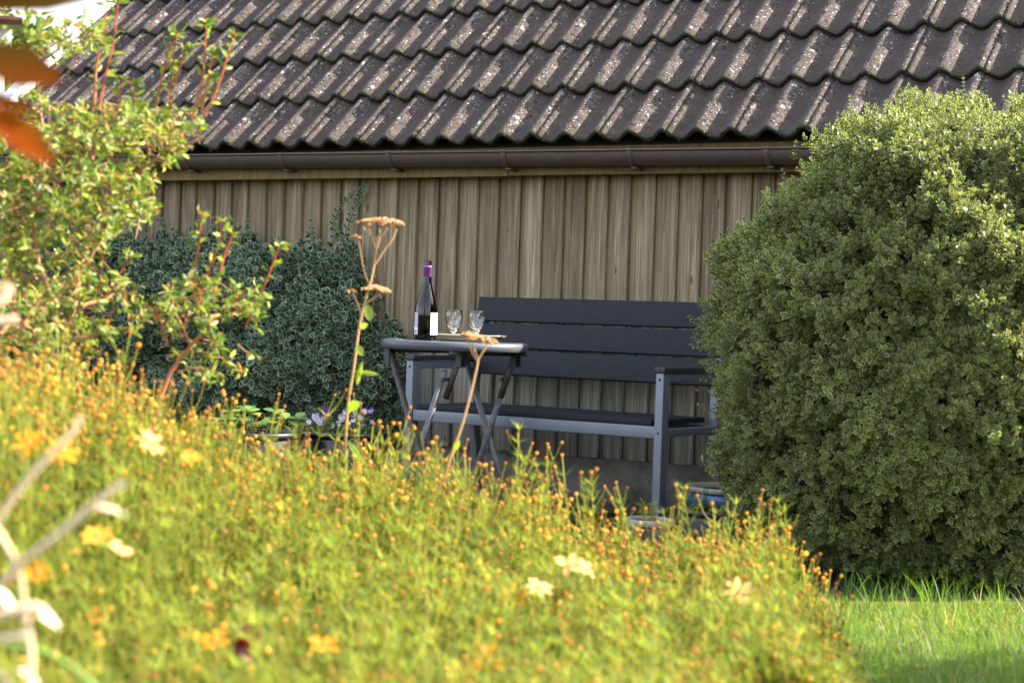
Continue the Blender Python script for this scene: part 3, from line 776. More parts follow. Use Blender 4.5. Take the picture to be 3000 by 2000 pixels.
leaves = sprigs(bt, p - arr(BC[0], BC[1], 0), dd, R_.uniform(.7, 1.45, len(p)) * (1 + .18 * np.sin(p[:, 0] * 9 + p[:, 2] * 7)))
link('foliage', to_mesh('foliage', leaves, M['box']), shrub, kind='stuff')
# dark twiggy heart
m = MB(); import bmesh as _b
bm = _b.new(); _b.ops.create_icosphere(bm, subdivisions=4, radius=1)
for v in bm.verts:
    d = arr(*v.co.normalized()); r = float(box_radius(d)) - .13 + .03 * math.sin(v.co.x * 31 + v.co.z * 17) * math.sin(v.co.y * 27)
    v.co = Vector((d * r + arr(0, 0, BC[2])).tolist()); v.co.z = max(v.co.z, .07)
me = bpy.data.meshes.new('twiggy_heart'); bm.to_mesh(me); bm.free(); me.materials.append(M['box_inner']); link('twiggy_heart', me, shrub)
m = MB()
for k in range(9):
    a = k * .7; m.tube([(.05 * math.cos(a), .05 * math.sin(a), 0), (.2 * math.cos(a), .2 * math.sin(a), .25), (.45 * math.cos(a), .35 * math.sin(a), .6)], [.016, .012, .006], 6)
m.build('trunk', M['barkdark'], shrub, True)
for k in range(16):                                    # bare lower twigs near the grass
    a = random.uniform(-2.9, -.3); m = MB().tube([(.2 * math.cos(a), .2 * math.sin(a), .05), (.5 * math.cos(a), .42 * math.sin(a), .10), (.66 * math.cos(a), .52 * math.sin(a), random.uniform(.10, .2))], [.006, .004, .002], 5)
    m.build('twig', M['barkdark'], shrub, True)
# long shoots that stand out of the clipped surface, one by one
for (u, v, v0, d) in ((2822, 222, 330, 6.1), (2672, 262, 350, 6.0), (2490, 275, 380, 6.0), (2535, 300, 390, 6.0), (2578, 318, 400, 6.0), (2880, 270, 350, 6.1), (2975, 258, 330, 6.2), (2940, 275, 350, 6.1),
        (2610, 295, 400, 5.95), (2333, 408, 450, 6.0), (2455, 322, 420, 6.0), (2290, 490, 520, 6.0), (2233, 565, 600, 6.0), (2130, 665, 700, 6.0), (2158, 660, 720, 6.0), (2750, 290, 360, 6.1),
        (2055, 905, 930, 6.05), (2048, 1052, 1070, 6.05), (2040, 1180, 1205, 6.05), (2100, 1328, 1345, 6.0), (2585, 420, 560, 5.72), (2745, 970, 1040, 5.52), (2420, 380, 440, 5.9), (2400, 500, 620, 5.75), (2860, 640, 720, 5.6), (2320, 900, 960, 5.6), (2700, 1200, 1270, 5.5), (2500, 1300, 1380, 5.5), (2930, 1180, 1260, 5.6), (2620, 640, 760, 5.55), (2450, 760, 850, 5.62), (2820, 900, 1000, 5.5), (2250, 760, 840, 5.75), (2690, 470, 590, 5.65), (2560, 1450, 1530, 5.5), (2880, 1420, 1500, 5.5), (2350, 1150, 1230, 5.6)):
    tip = P(u, v, d); base = P(u + (40 if u < 2200 else random.uniform(-14, 14)) + (45 if u < 2060 else 0), v0 + 20, d + .02)
    ax_ = tip - base; L = ax_.length; nn = max(3, int(L / .013)); rs = []
    pos = np.array([arr(*(base + ax_ * (k / nn))) for k in range(nn)]); dir_ = np.tile(arr(*ax_.normalized()), (nn, 1))
    lt = leaf_tpl(1, .52, .10, .2); A = []; 
    for sgn in (1, -1):
        side = nrm(np.cross(dir_, np.tile(arr(.3, -1, .2), (nn, 1)))); sec = np.cross(side, dir_); al = (np.arange(nn) % 2)[:, None]
        s2 = (side * (1 - al) + sec * al) * sgn; D = nrm(s2 * .75 + dir_ * .75 + unit_rand(nn) * .12)
        A.append(scatter(lt, pos, frames(D, dir_), np.linspace(.021, .011, nn) * R_.uniform(.85, 1.15, nn)))
    A.append(scatter(leaf_tpl(1, .45, .1, .05), pos[-1:] , frames(dir_[-1:], arr(0, 1, 0)[None]), arr(.012)))
    sm = MB().tube([base, base + ax_ * .5, tip], [.0014, .0012, .0007], 5); sv = np.array(sm.v); 
    sf = []; 
    for f in sm.f:
        for j in range(1, len(f) - 1): sf.append((f[0], f[j], f[j + 1]))
    A.append({'v': sv, 'f': np.array(sf), 'e': np.zeros(len(sv)) + .72, 'rnd': np.zeros(len(sv)) + .5})
    mg = merge(A); mg['v'] = mg['v'] - arr(BC[0], BC[1], 0)
    link('shoot', to_mesh('shoot', mg, M['box']), shrub)

# ------------------------------------------------------------------ variegated climber on the shed wall
def on_wall(u, v, off):
    """world point on the plane off metres in front of the boards"""
    x, z = shed_hit(u, v, -off); q = WO + WT * x + WB * (-off); return arr(q.x, q.y, z)
climb = thing('wall_climber', 'bushy evergreen climber with white edged leaves growing up the shed wall beside the table', 'climber', tuple(on_wall(800, 1290, .2)[:2]) + (0,))
et = [add_stem(sprig_tpl(3, .054, .030, .62, seed=20 + s, spread=1.1, droop=.1), .085, .0016) for s in range(6)]
def clump_pts(n, cu, cv, ru, rv, omax, edge=.7):
    out = []; dr_ = []
    for _ in range(n):
        a = random.uniform(0, 2 * math.pi); r = random.random() ** .5
        u, v = cu + ru * r * math.cos(a), cv + rv * r * math.sin(a)
        if r > .55 and math.sin(u * .045 + 1.3) * math.sin(v * .05 + u * .013) + random.random() * .7 < .15: continue
        bulge = omax * max(.12, (1 - r ** 2.4)) ; o = .04 + bulge * (1 - abs(random.gauss(0, .22)))
        out.append(on_wall(u, v, max(.03, o)))
        t = arr(math.cos(a) * r * .7, 0, -math.sin(a) * r * .5)
        dr_.append(arr(*(WT * float(t[0]))) - arr(*WB) * (1.0 - .5 * r) + arr(0, 0, float(t[2]) + .35))
    return out, dr_
pp, dq = [], []
for c in ((790, 1080, 330, 190, .48), (620, 900, 260, 180, .42), (940, 960, 170, 170, .34), (700, 805, 120, 95, .24), (470, 825, 140, 100, .22), (545, 770, 110, 75, .2), (1040, 1140, 120, 120, .28), (1080, 1010, 80, 70, .15), (960, 790, 90, 90, .18),
          (385, 760, 60, 60, .13), (900, 1230, 260, 80, .35), (600, 1150, 250, 130, .45), (350, 950, 180, 200, .3), (1120, 1230, 55, 50, .12), (200, 1000, 260, 220, .3), (100, 800, 200, 120, .2), (1010, 850, 50, 90, .08), (1150, 1070, 45, 70, .07)):
    a, b = clump_pts(int(c[2] * c[3] * .019) + 9, *c); pp += a; dq += b
pp = np.array(pp); dq = nrm(np.array(dq) + unit_rand(len(pp)) * .55); k = pp[:, 2] > .03; pp, dq = pp[k], dq[k]
CO = arr(*climb.location)
link('foliage', to_mesh('foliage', sprigs(et, pp - CO, dq, R_.uniform(.75, 1.15, len(pp)) * .92), M['euon']), climb, kind='stuff')
def runner(pts, nleaf, sz=.036, name='runner'):
    """climbing shoot: green stem with paired leaves, one object"""
    P3 = [Vector(on_wall(u, v, o).tolist()) for u, v, o in pts]; dens = []
    for a, b in zip(P3[:-1], P3[1:]):
        for j in range(5): dens.append(a.lerp(b, j / 5))
    dens.append(P3[-1]); m = MB().tube(dens, [.0030 - .0016 * i / len(dens) for i in range(len(dens))], 6)
    sv = np.array(m.v); sf = np.array([(f[0], f[j], f[j + 1]) for f in m.f for j in range(1, len(f) - 1)])
    A = [{'v': sv, 'f': sf, 'e': np.zeros(len(sv)) + .3, 'rnd': np.ones(len(sv))}]
    if nleaf:
        t = np.linspace(.05, 1, nleaf) * (len(dens) - 1.001); i0 = t.astype(int); D = np.array([arr(*x) for x in dens])
        pos = D[i0] + (D[i0 + 1] - D[i0]) * (t - i0)[:, None]; ax2 = nrm(D[i0 + 1] - D[i0]); lt = leaf_tpl(1, .62, .06, .18)
        nw = -arr(*WB)
        for sg in (1, -1):
            side = nrm(np.cross(ax2, nw[None])) * sg; Dd = nrm(side + ax2 * .5 + nw * .5 + unit_rand(nleaf) * .35)
            A.append(scatter(lt, pos, frames(Dd, nw[None] + unit_rand(nleaf) * .4), sz * R_.uniform(.7, 1.1, nleaf) * np.linspace(1, .6, nleaf)))
    g = merge(A); g['v'] = g['v'] - CO; link(name, to_mesh(name, g, M['euon']), climb)
runner([(985, 760, .05), (1010, 690, .05), (1035, 620, .05), (1058, 575, .05), (1072, 540, .06)], 15, .042)
runner([(925, 760, .05), (930, 720, .05), (915, 690, .05), (915, 650, .06)], 7, .045)
runner([(985, 700, .05), (978, 650, .05), (1000, 600, .05), (1040, 560, .05)], 9, .038)
runner([(1020, 1000, .05), (1040, 900, .05), (1055, 820, .05), (1050, 740, .05)], 16, .036)
runner([(960, 1200, .36), (975, 1100, .34), (1000, 1000, .3), (1030, 930, .2), (1048, 880, .1)], 0)
runner([(740, 1030, .44), (800, 980, .42), (840, 940, .36)], 0)
for (u, v, v0) in ((468, 645, 760), (482, 640, 770), (625, 640, 740), (730, 640, 740), (555, 660, 740), (585, 650, 730), (815, 700, 790), (850, 755, 800), (1145, 955, 1010), (1130, 1010, 1060), (1165, 1175, 1230), (520, 680, 760), (690, 665, 740), (400, 655, 740), (1010, 1240, 1200)):
    runner([(u + random.uniform(-15, 15), v0, .1), (u + random.uniform(-8, 8), (v + v0) / 2, .09), (u, v, .07)], max(5, int((v0 - v) / 12)), .034)

# ------------------------------------------------------------------ grass on the lawn
def blade_tpl(h, w, lean, curl, seed=0):
    v = []; 
    for k, t in enumerate((0, .35, .7, 1.0)):
        y = lean * t + curl * t * t; z = h * t * (1 - .18 * t * curl / max(h, .01)); ww = w * (1 - t ** 1.6)
        v += [(-ww / 2, y, z), (ww / 2, y, z)] if k < 3 else [(0, y, z)]
    f = [(0, 1, 3), (0, 3, 2), (2, 3, 5), (2, 5, 4), (4, 5, 6)]
    return {'v': np.array(v), 'f': np.array(f)}
def grass(n, xs, ys, hmin, hmax, w, mask=None, c1=(.075, .16, .022), c2=(.14, .22, .035)):
    x, y = R_.uniform(*xs, n), R_.uniform(*ys, n)
    if mask is not None: k = mask(x, y); x, y = x[k], y[k]; n = len(x)
    out = []; idx = R_.randint(0, 5, n)
    for k in range(5):
        s_ = idx == k; m_ = s_.sum()
        if not m_: continue
        t = blade_tpl(1, w, .1 + .16 * k, .06 + .12 * k); az = R_.rand(m_) * 2 * math.pi; R3 = np.zeros((m_, 3, 3))
        R3[:, 0, 0] = np.cos(az); R3[:, 0, 1] = -np.sin(az); R3[:, 1, 0] = np.sin(az); R3[:, 1, 1] = np.cos(az); R3[:, 2, 2] = 1
        g = scatter(t, np.stack([x[s_], y[s_], np.zeros(m_) + .003], 1), R3, R_.uniform(hmin, hmax, m_) * R_.uniform(.6, 1.2, m_))
        mixf = R_.rand(m_, 1); g['c'] = np.repeat(np.array(c1) * (1 - mixf) + np.array(c2) * mixf, 7, 0); out.append(g)
    return merge(out)
inlawn = lambda x, y: (x > .42) & (y < 5.42 + .1 * np.sin(x * 9)) & (x < y * .6)
back = lambda x, y: (x > .5) & (x < 2.1) & ((((x - BC[0]) / .62) ** 2 + ((y - BC[1]) / .50) ** 2) > .9) & (np.sin(x * 11) + np.sin(x * 29 + 1) + np.sin(y * 8) > -.9)
G1 = grass(78000, (.40, 3.1), (3.55, 5.5), .012, .040, .07, inlawn)
Gm_lit = grass(25000, (.42, 3.1), (4.9, 5.45), .006, .016, .16, inlawn, (.26, .25, .04), (.44, .39, .09))  # yellow moss blades, pigment brightened so the strip by the shrub looks sunlit
G2 = grass(1100, (.55, 2.3), (5.25, 5.62), .045, .125, .035, back, (.08, .18, .02), (.15, .26, .03))
G3 = grass(4600, (.42, 3.0), (3.55, 5.2), .035, .075, .04, inlawn, (.07, .16, .03), (.15, .24, .05))
G4 = grass(700, (.45, 2.0), (3.6, 5.5), .03, .09, .035, inlawn, (.34, .27, .13), (.42, .36, .18))
gr = link('grass', to_mesh('grass', merge([G1, Gm_lit, G2, G3, G4]), M['grass']), None, kind='stuff', label='short mown grass with longer tufts along the foot of the box shrub')
# fallen scraps on the lawn
for k in range(9):
    x, y = random.uniform(.8, 1.6), random.uniform(4.3, 5.3); lf = leaf_tpl(1, .6, .1, .3)
    g = scatter(lf, arr(x, y, .022)[None], frames(unit_rand(1) * arr(1, 1, .2), arr(0, 0, 1)[None]), arr(random.uniform(.012, .022)))
    g['c'] = np.tile(arr(.16, .085, .04), (len(g['v']), 1)) ; g['v'] = g['v'] - arr(x, y, 0)
    o = link('fallen_leaf', to_mesh('fallen_leaf', g, M['leafdull']), None, (x, y, 0)); tag(o, 'one of the tiny dry brown leaves scattered on the mown grass', 'fallen leaf', 'fallen leaves on the lawn')

# ------------------------------------------------------------------ tube meshes with leaf colour
def ctube(pts, r, c, n=5):
    m = MB().tube(pts, r, n, False); sv = np.array(m.v); sf = np.array([(f[0], f[j], f[j + 1]) for f in m.f for j in range(1, len(f) - 1)])
    cc = np.array(c, float); 
    if cc.ndim == 2:
        k = len(pts); cc = np.repeat(np.array([cc[0] * (1 - i / (k - 1)) + cc[1] * i / (k - 1) for i in range(k)]), n, 0)
    else: cc = np.tile(cc, (len(sv), 1))
    return {'v': sv, 'f': sf, 'c': cc, 'rnd': np.full(len(sv), .5)}
def cleaf(pos, D, U, size, c, W=.42, cup=.10, bend=.25):
    t = leaf_tpl(1, W, cup, bend); g = scatter(t, pos, frames(D, U), size); k = len(t['v'])
    c = np.array(c, float); g['c'] = np.repeat(c, k, 0) if c.ndim == 2 else np.tile(c, (len(g['v']), 1)); g.pop('e'); return g
def curve(pts, n=6, wob=0.0):
    """smooth polyline through points"""
    P_ = [arr(*p) for p in pts]; out = []
    for i in range(len(P_) - 1):
        p0, p1, p2, p3 = P_[max(i - 1, 0)], P_[i], P_[i + 1], P_[min(i + 2, len(P_) - 1)]
        for j in range(n):
            t = j / n; q = .5 * ((2 * p1) + (-p0 + p2) * t + (2 * p0 - 5 * p1 + 4 * p2 - p3) * t * t + (-p0 + 3 * p1 - 3 * p2 + p3) * t ** 3)
            out.append(q + (R_.normal(size=3) * wob if j else 0))
    out.append(P_[-1]); return out

# ------------------------------------------------------------------ open shrub with red shoots
SD = 4.35
SB = P(60, 1500, SD); 
rs_o = thing('red_stemmed_shrub', 'open leafy shrub with red young shoots reaching over the shed roof', 'shrub', (SB.x, SB.y, 0)); RO = arr(SB.x, SB.y, 0)
def put(name, g, mat, parent, org, **k):
    g = dict(g); g['v'] = g['v'] - org; return link(name, to_mesh(name, g, M[mat]), parent, **k)
def pp3(L): return [P(*q) for q in L]
BRK, BR2 = (.30, .17, .09), (.34, .13, .07); RED = (.42, .045, .05); ORG = (.45, .17, .08)
branches = [
    ([(30, 1560, 4.3), (70, 1250, 4.3), (150, 1040, 4.3), (215, 900, 4.3), (228, 800, 4.35), (260, 720, 4.4)], .013, .007, BRK),
    ([(228, 800, 4.35), (300, 690, 4.35), (330, 560, 4.35), (420, 490, 4.35), (520, 440, 4.35), (600, 400, 4.35)], .007, .003, BRK),
    ([(200, 960, 4.3), (120, 800, 4.25), (100, 620, 4.2), (130, 500, 4.2), (150, 400, 4.25), (145, 310, 4.3)], .008, .0035, BRK),
    ([(150, 500, 4.2), (60, 400, 4.2), (15, 300, 4.2)], .005, .003, BRK),
    ([(215, 900, 4.3), (300, 880, 4.4), (360, 830, 4.45)], .005, .003, BR2),
    ([(330, 560, 4.35), (250, 420, 4.4), (275, 300, 4.4), (278, 200, 4.4)], .005, .0035, BR2),
    ([(150, 1040, 4.3), (60, 940, 4.1), (0, 980, 4.0)], .006, .004, BRK),
    ([(100, 150, 4.5), (150, 135, 4.5), (240, 85, 4.5)], .003, .002, BRK),
    ([(130, 400, 4.3), (110, 250, 4.4), (100, 150, 4.5)], .004, .003, BRK),
    ([(100, 200, 4.4), (190, 130, 4.4), (290, 95, 4.4)], .003, .002, BRK),
    ([(420, 1330, 4.3), (490, 1110, 4.3), (560, 1010, 4.3), (640, 930, 4.3), (720, 850, 4.3)], .007, .003, BR2),
    ([(560, 1010, 4.3), (520, 930, 4.35), (500, 880, 4.35)], .004, .003, BR2),
    ([(180, 1000, 4.3), (300, 980, 4.3), (420, 950, 4.3)], .005, .002, BRK),
]
for pts, ra, rb_, c in branches:
    cv = curve(pp3(pts), 6, .002); put('branch', ctube(cv, [ra + (rb_ - ra) * i / (len(cv) - 1) for i in range(len(cv))], c, 7), 'leafdull', rs_o, RO)
LG = np.array([(.17, .24, .025), (.10, .18, .03), (.25, .30, .05), (.07, .13, .025), (.36, .33, .11), (.38, .20, .06)])
def leafcols(n, p=(.27, .20, .23, .11, .13, .06)): return LG[R_.choice(6, n, p=p)] * R_.uniform(.8, 1.2, (n, 1))
def shoot(pts, nleaf=12, sz=.027, r=(.0036, .0019), cols=(ORG, RED), name='shoot', tipn=8, parent=None, org=None, lc=None):
    cv = curve(pp3(pts), 5); K = len(cv); D = np.array(cv); A = [ctube(cv, [r[0] + (r[1] - r[0]) * i / (K - 1) for i in range(K)], np.array(cols), 6)]
    t = np.linspace(.12, .97, nleaf) * (K - 1.001) + R_.uniform(-.2, .2, nleaf); t = np.clip(t, 0, K - 1.01); i0 = t.astype(int)
    pos = D[i0] + (D[i0 + 1] - D[i0]) * (t - i0)[:, None]; ax_ = nrm(D[i0 + 1] - D[i0]); rr_ = nrm(np.cross(ax_, unit_rand(nleaf)))
    A.append(cleaf(pos, nrm(rr_ + ax_ * R_.uniform(.2, 1.1, (nleaf, 1))), ax_ * .5 + unit_rand(nleaf), sz * R_.uniform(.75, 1.2, nleaf), leafcols(nleaf) if lc is None else lc, .36, .08, .4))
    a = nrm(D[-1] - D[-2]); rr_ = nrm(np.cross(np.tile(a, (tipn, 1)), unit_rand(tipn)))
    A.append(cleaf(np.tile(D[-1], (tipn, 1)), nrm(rr_ + a * R_.uniform(.1, 1.2, (tipn, 1))), np.tile(a, (tipn, 1)) * .5 + unit_rand(tipn), sz * R_.uniform(.7, 1.15, tipn), leafcols(tipn), .36, .08, .45))
    return put(name, merge(A), 'leaf', parent or rs_o, RO if org is None else org)
for pts in ([(275, 300, 4.4), (282, 200, 4.4), (300, 100, 4.4), (318, -10, 4.4)], [(290, 320, 4.35), (315, 200, 4.35), (335, 110, 4.35), (345, 10, 4.35)],
            [(452, 330, 4.3), (470, 250, 4.3), (490, 160, 4.3), (512, 105, 4.3)], [(500, 390, 4.3), (500, 300, 4.3), (505, 200, 4.3), (518, 95, 4.3)],
            [(508, 260, 4.3), (530, 190, 4.3), (540, 145, 4.3)], [(560, 350, 4.3), (590, 250, 4.3), (600, 150, 4.3), (605, 70, 4.3)], [(590, 330, 4.3), (610, 230, 4.3), (625, 160, 4.3)],
            [(600, 340, 4.3), (640, 250, 4.3), (665, 170, 4.3), (690, 105, 4.3)], [(345, 330, 4.3), (352, 290, 4.3), (355, 240, 4.3)], [(390, 330, 4.3), (392, 290, 4.3), (395, 255, 4.3)],
            [(568, 880, 4.3), (572, 780, 4.3), (585, 700, 4.3), (590, 630, 4.3)], [(580, 890, 4.3), (610, 800, 4.3), (640, 720, 4.3), (655, 650, 4.3)], [(640, 820, 4.3), (660, 740, 4.3), (682, 690, 4.3)],
            [(720, 960, 4.3), (755, 880, 4.3), (790, 800, 4.3), (818, 720, 4.3)], [(300, 880, 4.4), (340, 820, 4.4), (380, 750, 4.4)], [(280, 890, 4.4), (295, 800, 4.4), (302, 740, 4.4)],
            [(215, 900, 4.3), (225, 820, 4.3), (240, 760, 4.3)], [(490, 1010, 4.3), (470, 940, 4.3), (440, 890, 4.3)], [(545, 960, 4.3), (540, 900, 4.3), (530, 830, 4.3)]):
    shoot(pts, 20 if len(pts) > 3 else 12)
# rosettes of leaves at the twig ends
nodes = np.array([arr(*q) for pts, *_r in branches for q in curve(pp3(pts), 4)])
def rosettes(ell, parent, org, nm='leafy_twig'):
    A = []
    for cu, cv_, ru, rv, n, d0 in ell:
        for _ in range(n):
            a = random.uniform(0, 6.283); r = random.random() ** .55; q = P(cu + ru * r * math.cos(a), cv_ + rv * r * math.sin(a), d0 + random.gauss(0, .16)); q = arr(*q)
            j = np.argmin(((nodes - q) ** 2).sum(1) + R_.rand(len(nodes)) * .01); b = nodes[j]; mid = (q + b) / 2 + arr(0, 0, -.02) + R_.normal(size=3) * .008
            L = np.linalg.norm(q - b); 
            if L < .5: A.append(ctube([Vector(x.tolist()) for x in (q - (q - b) * min(1, .06 / max(L, .01)) + arr(0, 0, -.012), q)], [.0018, .0012], np.array([(.3, .17, .09), (.40, .20, .10)]), 4))
            k = random.randint(6, 10); ax_ = nrm((q - b) * .5 + arr(0, 0, .09) + R_.normal(size=3) * .03); rr_ = nrm(np.cross(np.tile(ax_, (k, 1)), unit_rand(k)))
            A.append(cleaf(q + ax_ * R_.uniform(-.02, .01, (k, 1)), nrm(rr_ + ax_ * R_.uniform(-.2, 1.1, (k, 1))), np.tile(ax_, (k, 1)) * .6 + unit_rand(k), R_.uniform(.015, .029, k), leafcols(k), .36, .08, .45))
    return put(nm, merge(A), 'leaf', parent, org, kind='stuff')
rosettes([(300, 420, 250, 110, 120, 4.35), (120, 370, 150, 110, 60, 4.3), (430, 370, 170, 70, 70, 4.35), (160, 600, 230, 150, 150, 4.3), (330, 560, 130, 100, 40, 4.35), (90, 800, 180, 140, 90, 4.3), (250, 900, 190, 110, 60, 4.35),
          (240, 100, 100, 55, 34, 4.5), (90, 150, 110, 60, 18, 4.5), (600, 900, 130, 90, 36, 4.3), (700, 890, 100, 60, 20, 4.3), (80, 1000, 220, 120, 90, 4.2), (640, 1060, 130, 60, 18, 4.4), (380, 610, 70, 40, 14, 4.35), (30, 560, 90, 160, 70, 4.3), (10, 640, 70, 170, 50, 4.5)], rs_o, RO)

# ------------------------------------------------------------------ tickseed bed
def tick_tpl(seed, budc, buds_on=True, lw=.0013, leafn=6, whorls=6):
    rs = np.random.RandomState(seed); A = []; g1, g2 = arr(.25, .28, .035), arr(.11, .18, .028); ob = arr(*budc)
    H = .42; lean = rs.uniform(-.10, .10, 2)
    def axis(t): return arr(lean[0] * t * t * H, lean[1] * t * t * H, H * (t - 1))
    pts = [axis(t) for t in np.linspace(0, 1, 6)]
    def tb(pp_, r, c):
        d = ctube([Vector(p.tolist()) for p in pp_], r, c, 3); d.pop('rnd'); return d
    A.append(tb(pts, [.0022, .0021, .0019, .0017, .0015, .0013], np.array([[.10, .17, .03], [.30, .30, .05]])))
    buds = [pts[-1]]
    for t in (.74, .86):
        b = axis(t); a = rs.uniform(0, 6.28); e = b + arr(math.cos(a) * .035, math.sin(a) * .035, .05 + .05 * rs.rand()); A.append(tb([b, (b + e) / 2 + arr(math.cos(a), math.sin(a), 0) * .006, e], [.0013, .0012, .0011], np.array([[.22, .28, .04], [.36, .28, .06]]))); buds.append(e)
    # thread-like leaves in whorls
    V, F_, C_ = [], [], []
    for t in np.linspace(.25, .86 if buds_on else 1.0, whorls):
        b = axis(t)
        for k in range(leafn):
            a = k * 6.283 / leafn + rs.uniform(-.3, .3) + t * 9; L = rs.uniform(.028, .055) * (1.15 - .4 * t); up = rs.uniform(.35, 1.0)
            d = arr(math.cos(a), math.sin(a), up); d /= np.linalg.norm(d); s_ = arr(-math.sin(a), math.cos(a), 0) * lw; i = len(V)
            mid = b + d * L * .55; tip = b + d * L + arr(math.cos(a), math.sin(a), .2) * .006
            V += [b - s_ * .6, b + s_ * .6, mid + s_, mid - s_, tip]; F_ += [(i, i + 1, i + 2), (i, i + 2, i + 3), (i + 3, i + 2, i + 4)]; c = g1 if rs.rand() < .5 else g2; C_ += [c * rs.uniform(.7, 1.25)] * 5
    A.append({'v': np.array(V), 'f': np.array(F_), 'c': np.array(C_)})
    for b in (buds if buds_on else []):
        r = rs.uniform(.0036, .0056); v = oc['v'] * arr(r, r, r * .9) + b
        # rounder bud: octahedron plus a ring
        ring = np.array([(math.cos(a) * r * .86, math.sin(a) * r * .86, z * r * .55) for z in (-1, 1) for a in np.linspace(0, 2 * math.pi, 7)[:-1]]) + b
        vv = np.concatenate([b[None] + arr(0, 0, -r), ring, b[None] + arr(0, 0, r * .9)]); ff = []
        for k in range(6):
            k2 = (k + 1) % 6; ff += [(0, 1 + k2, 1 + k), (1 + k, 1 + k2, 7 + k2), (1 + k, 7 + k2, 7 + k), (7 + k, 7 + k2, 13)]
        cc = np.tile(ob, (14, 1)) * rs.uniform(.75, 1.25); cc[0] = (.16, .2, .03); A.append({'v': vv, 'f': np.array(ff), 'c': cc})
    return merge(A)
BUDC = [(.56, .29, .04), (.48, .21, .03), (.60, .36, .06), (.34, .15, .035), (.62, .38, .05), (.42, .20, .05)]
tts = [tick_tpl(s, BUDC[s % 6]) for s in range(10)] + [tick_tpl(30 + s, BUDC[0], False, .0013, 8, 10) for s in range(6)]
def v_top(u):
    xs = [-200, 0, 150, 300, 500, 700, 900, 1050, 1250, 1500, 1700, 1850, 2000, 2150, 2250, 2330, 2400, 2460, 2550]
    ys = [980, 1030, 1045, 1090, 1190, 1290, 1325, 1340, 1395, 1450, 1520, 1590, 1600, 1560, 1560, 1650, 1760, 1880, 2150]
    return np.interp(u, xs, ys)
n = 5200
U = R_.uniform(-120, 2470, n); T = R_.rand(n) ** 1.15
VT = v_top(U) + R_.normal(size=n) * 30 + 22 * np.sin(U / 37.0) + 18 * np.sin(U / 13.0) - (R_.rand(n) < np.where(U > 1150, .17, .11)) * R_.uniform(20, 190, n); V = VT + T * (2180 - VT)
fr_ = np.clip((V - v_top(U)) / (2100 - v_top(U)), 0, 1)
Dd = 4.25 - 1.75 * fr_ - np.interp(U, [0, 900], [.75, 0]) * (1 - fr_) + R_.normal(size=n) * .16
Dd = np.where(U > 2150, np.maximum(Dd, 3.1), Dd)
tops = np.array([arr(*P(u, v, d)) for u, v, d in zip(U, V, Dd)])
tick = thing('tickseed_clump', 'broad clump of tickseed with thread leaves and orange seed heads in front of the table', 'flower clump', (-.3, 3.4, 0)); TO = arr(-.3, 3.4, 0)
sz = R_.uniform(.8, 1.15, n)
tilt = nrm(np.stack([R_.normal(size=n) * .13, R_.normal(size=n) * .13, np.ones(n)], 1))
az = R_.rand(n) * 6.28; xa = np.stack([np.cos(az), np.sin(az), np.zeros(n)], 1); ya = nrm(np.cross(tilt, xa)); xa = np.cross(ya, tilt)
ROT = np.stack([xa, ya, tilt], 2)
vis = np.argsort(V + R_.rand(n) * 120)[:290]; n = len(V); mask = np.zeros(n, bool); mask[vis] = True
A = []
leafy = R_.rand(n) < np.clip(.26 + fr_ * 1.9, 0, .86); pick = np.where(leafy & ~mask, 10 + np.arange(n) % 6, np.arange(n) % 10)
for k in range(16):
    s_ = (pick == k) & ~mask
    A.append(scatter(tts[k], tops[s_], ROT[s_], sz[s_]))
g = merge(A); g['v'] -= TO; link('stems_and_leaves', to_mesh('stems_and_leaves', g, M['tick']), tick, kind='stuff')
tm = []
for k in range(10):
    t = dict(tts[k]); t['rnd'] = np.full(len(t['v']), .3 + .05 * k); tm.append(to_mesh('flower_stem', t, M['tick']))
for i in vis:
    o = link('flower_stem', tm[i % 10], tick); Mx = Matrix.Identity(4)
    for a in range(3):
        for b in range(3): Mx[a][b] = ROT[i][a][b] * sz[i]
        Mx[a][3] = tops[i][a] - TO[a]
    o.matrix_local = Mx
# undergrowth so the bed has a body
n = 12000; U = R_.uniform(-150, 2420, n); fr_ = R_.rand(n); V = v_top(U) + 90 + fr_ * (2250 - v_top(U)); D2 = 4.35 - 1.6 * fr_ - np.interp(U, [0, 900], [.6, 0]) * (1 - fr_) + R_.rand(n) * .35
pp = np.array([arr(*P(u, v, d)) for u, v, d in zip(U, V, D2)]); ok = pp[:, 2] > .03; pp = pp[ok]; n = len(pp)
th = leaf_tpl(1, .07, .01, .2); dirs = nrm(unit_rand(n) * .8 + arr(0, 0, .7))
g = scatter(th, pp, frames(dirs, unit_rand(n)), R_.uniform(.04, .09, n)); mixf = R_.rand(n, 1); g['c'] = np.repeat(arr(.05, .09, .015) * (1 - mixf) + arr(.19, .23, .032) * mixf, 10, 0); g.pop('e'); g['v'] -= TO
link('undergrowth', to_mesh('undergrowth', g, M['tick']), tick, kind='stuff')
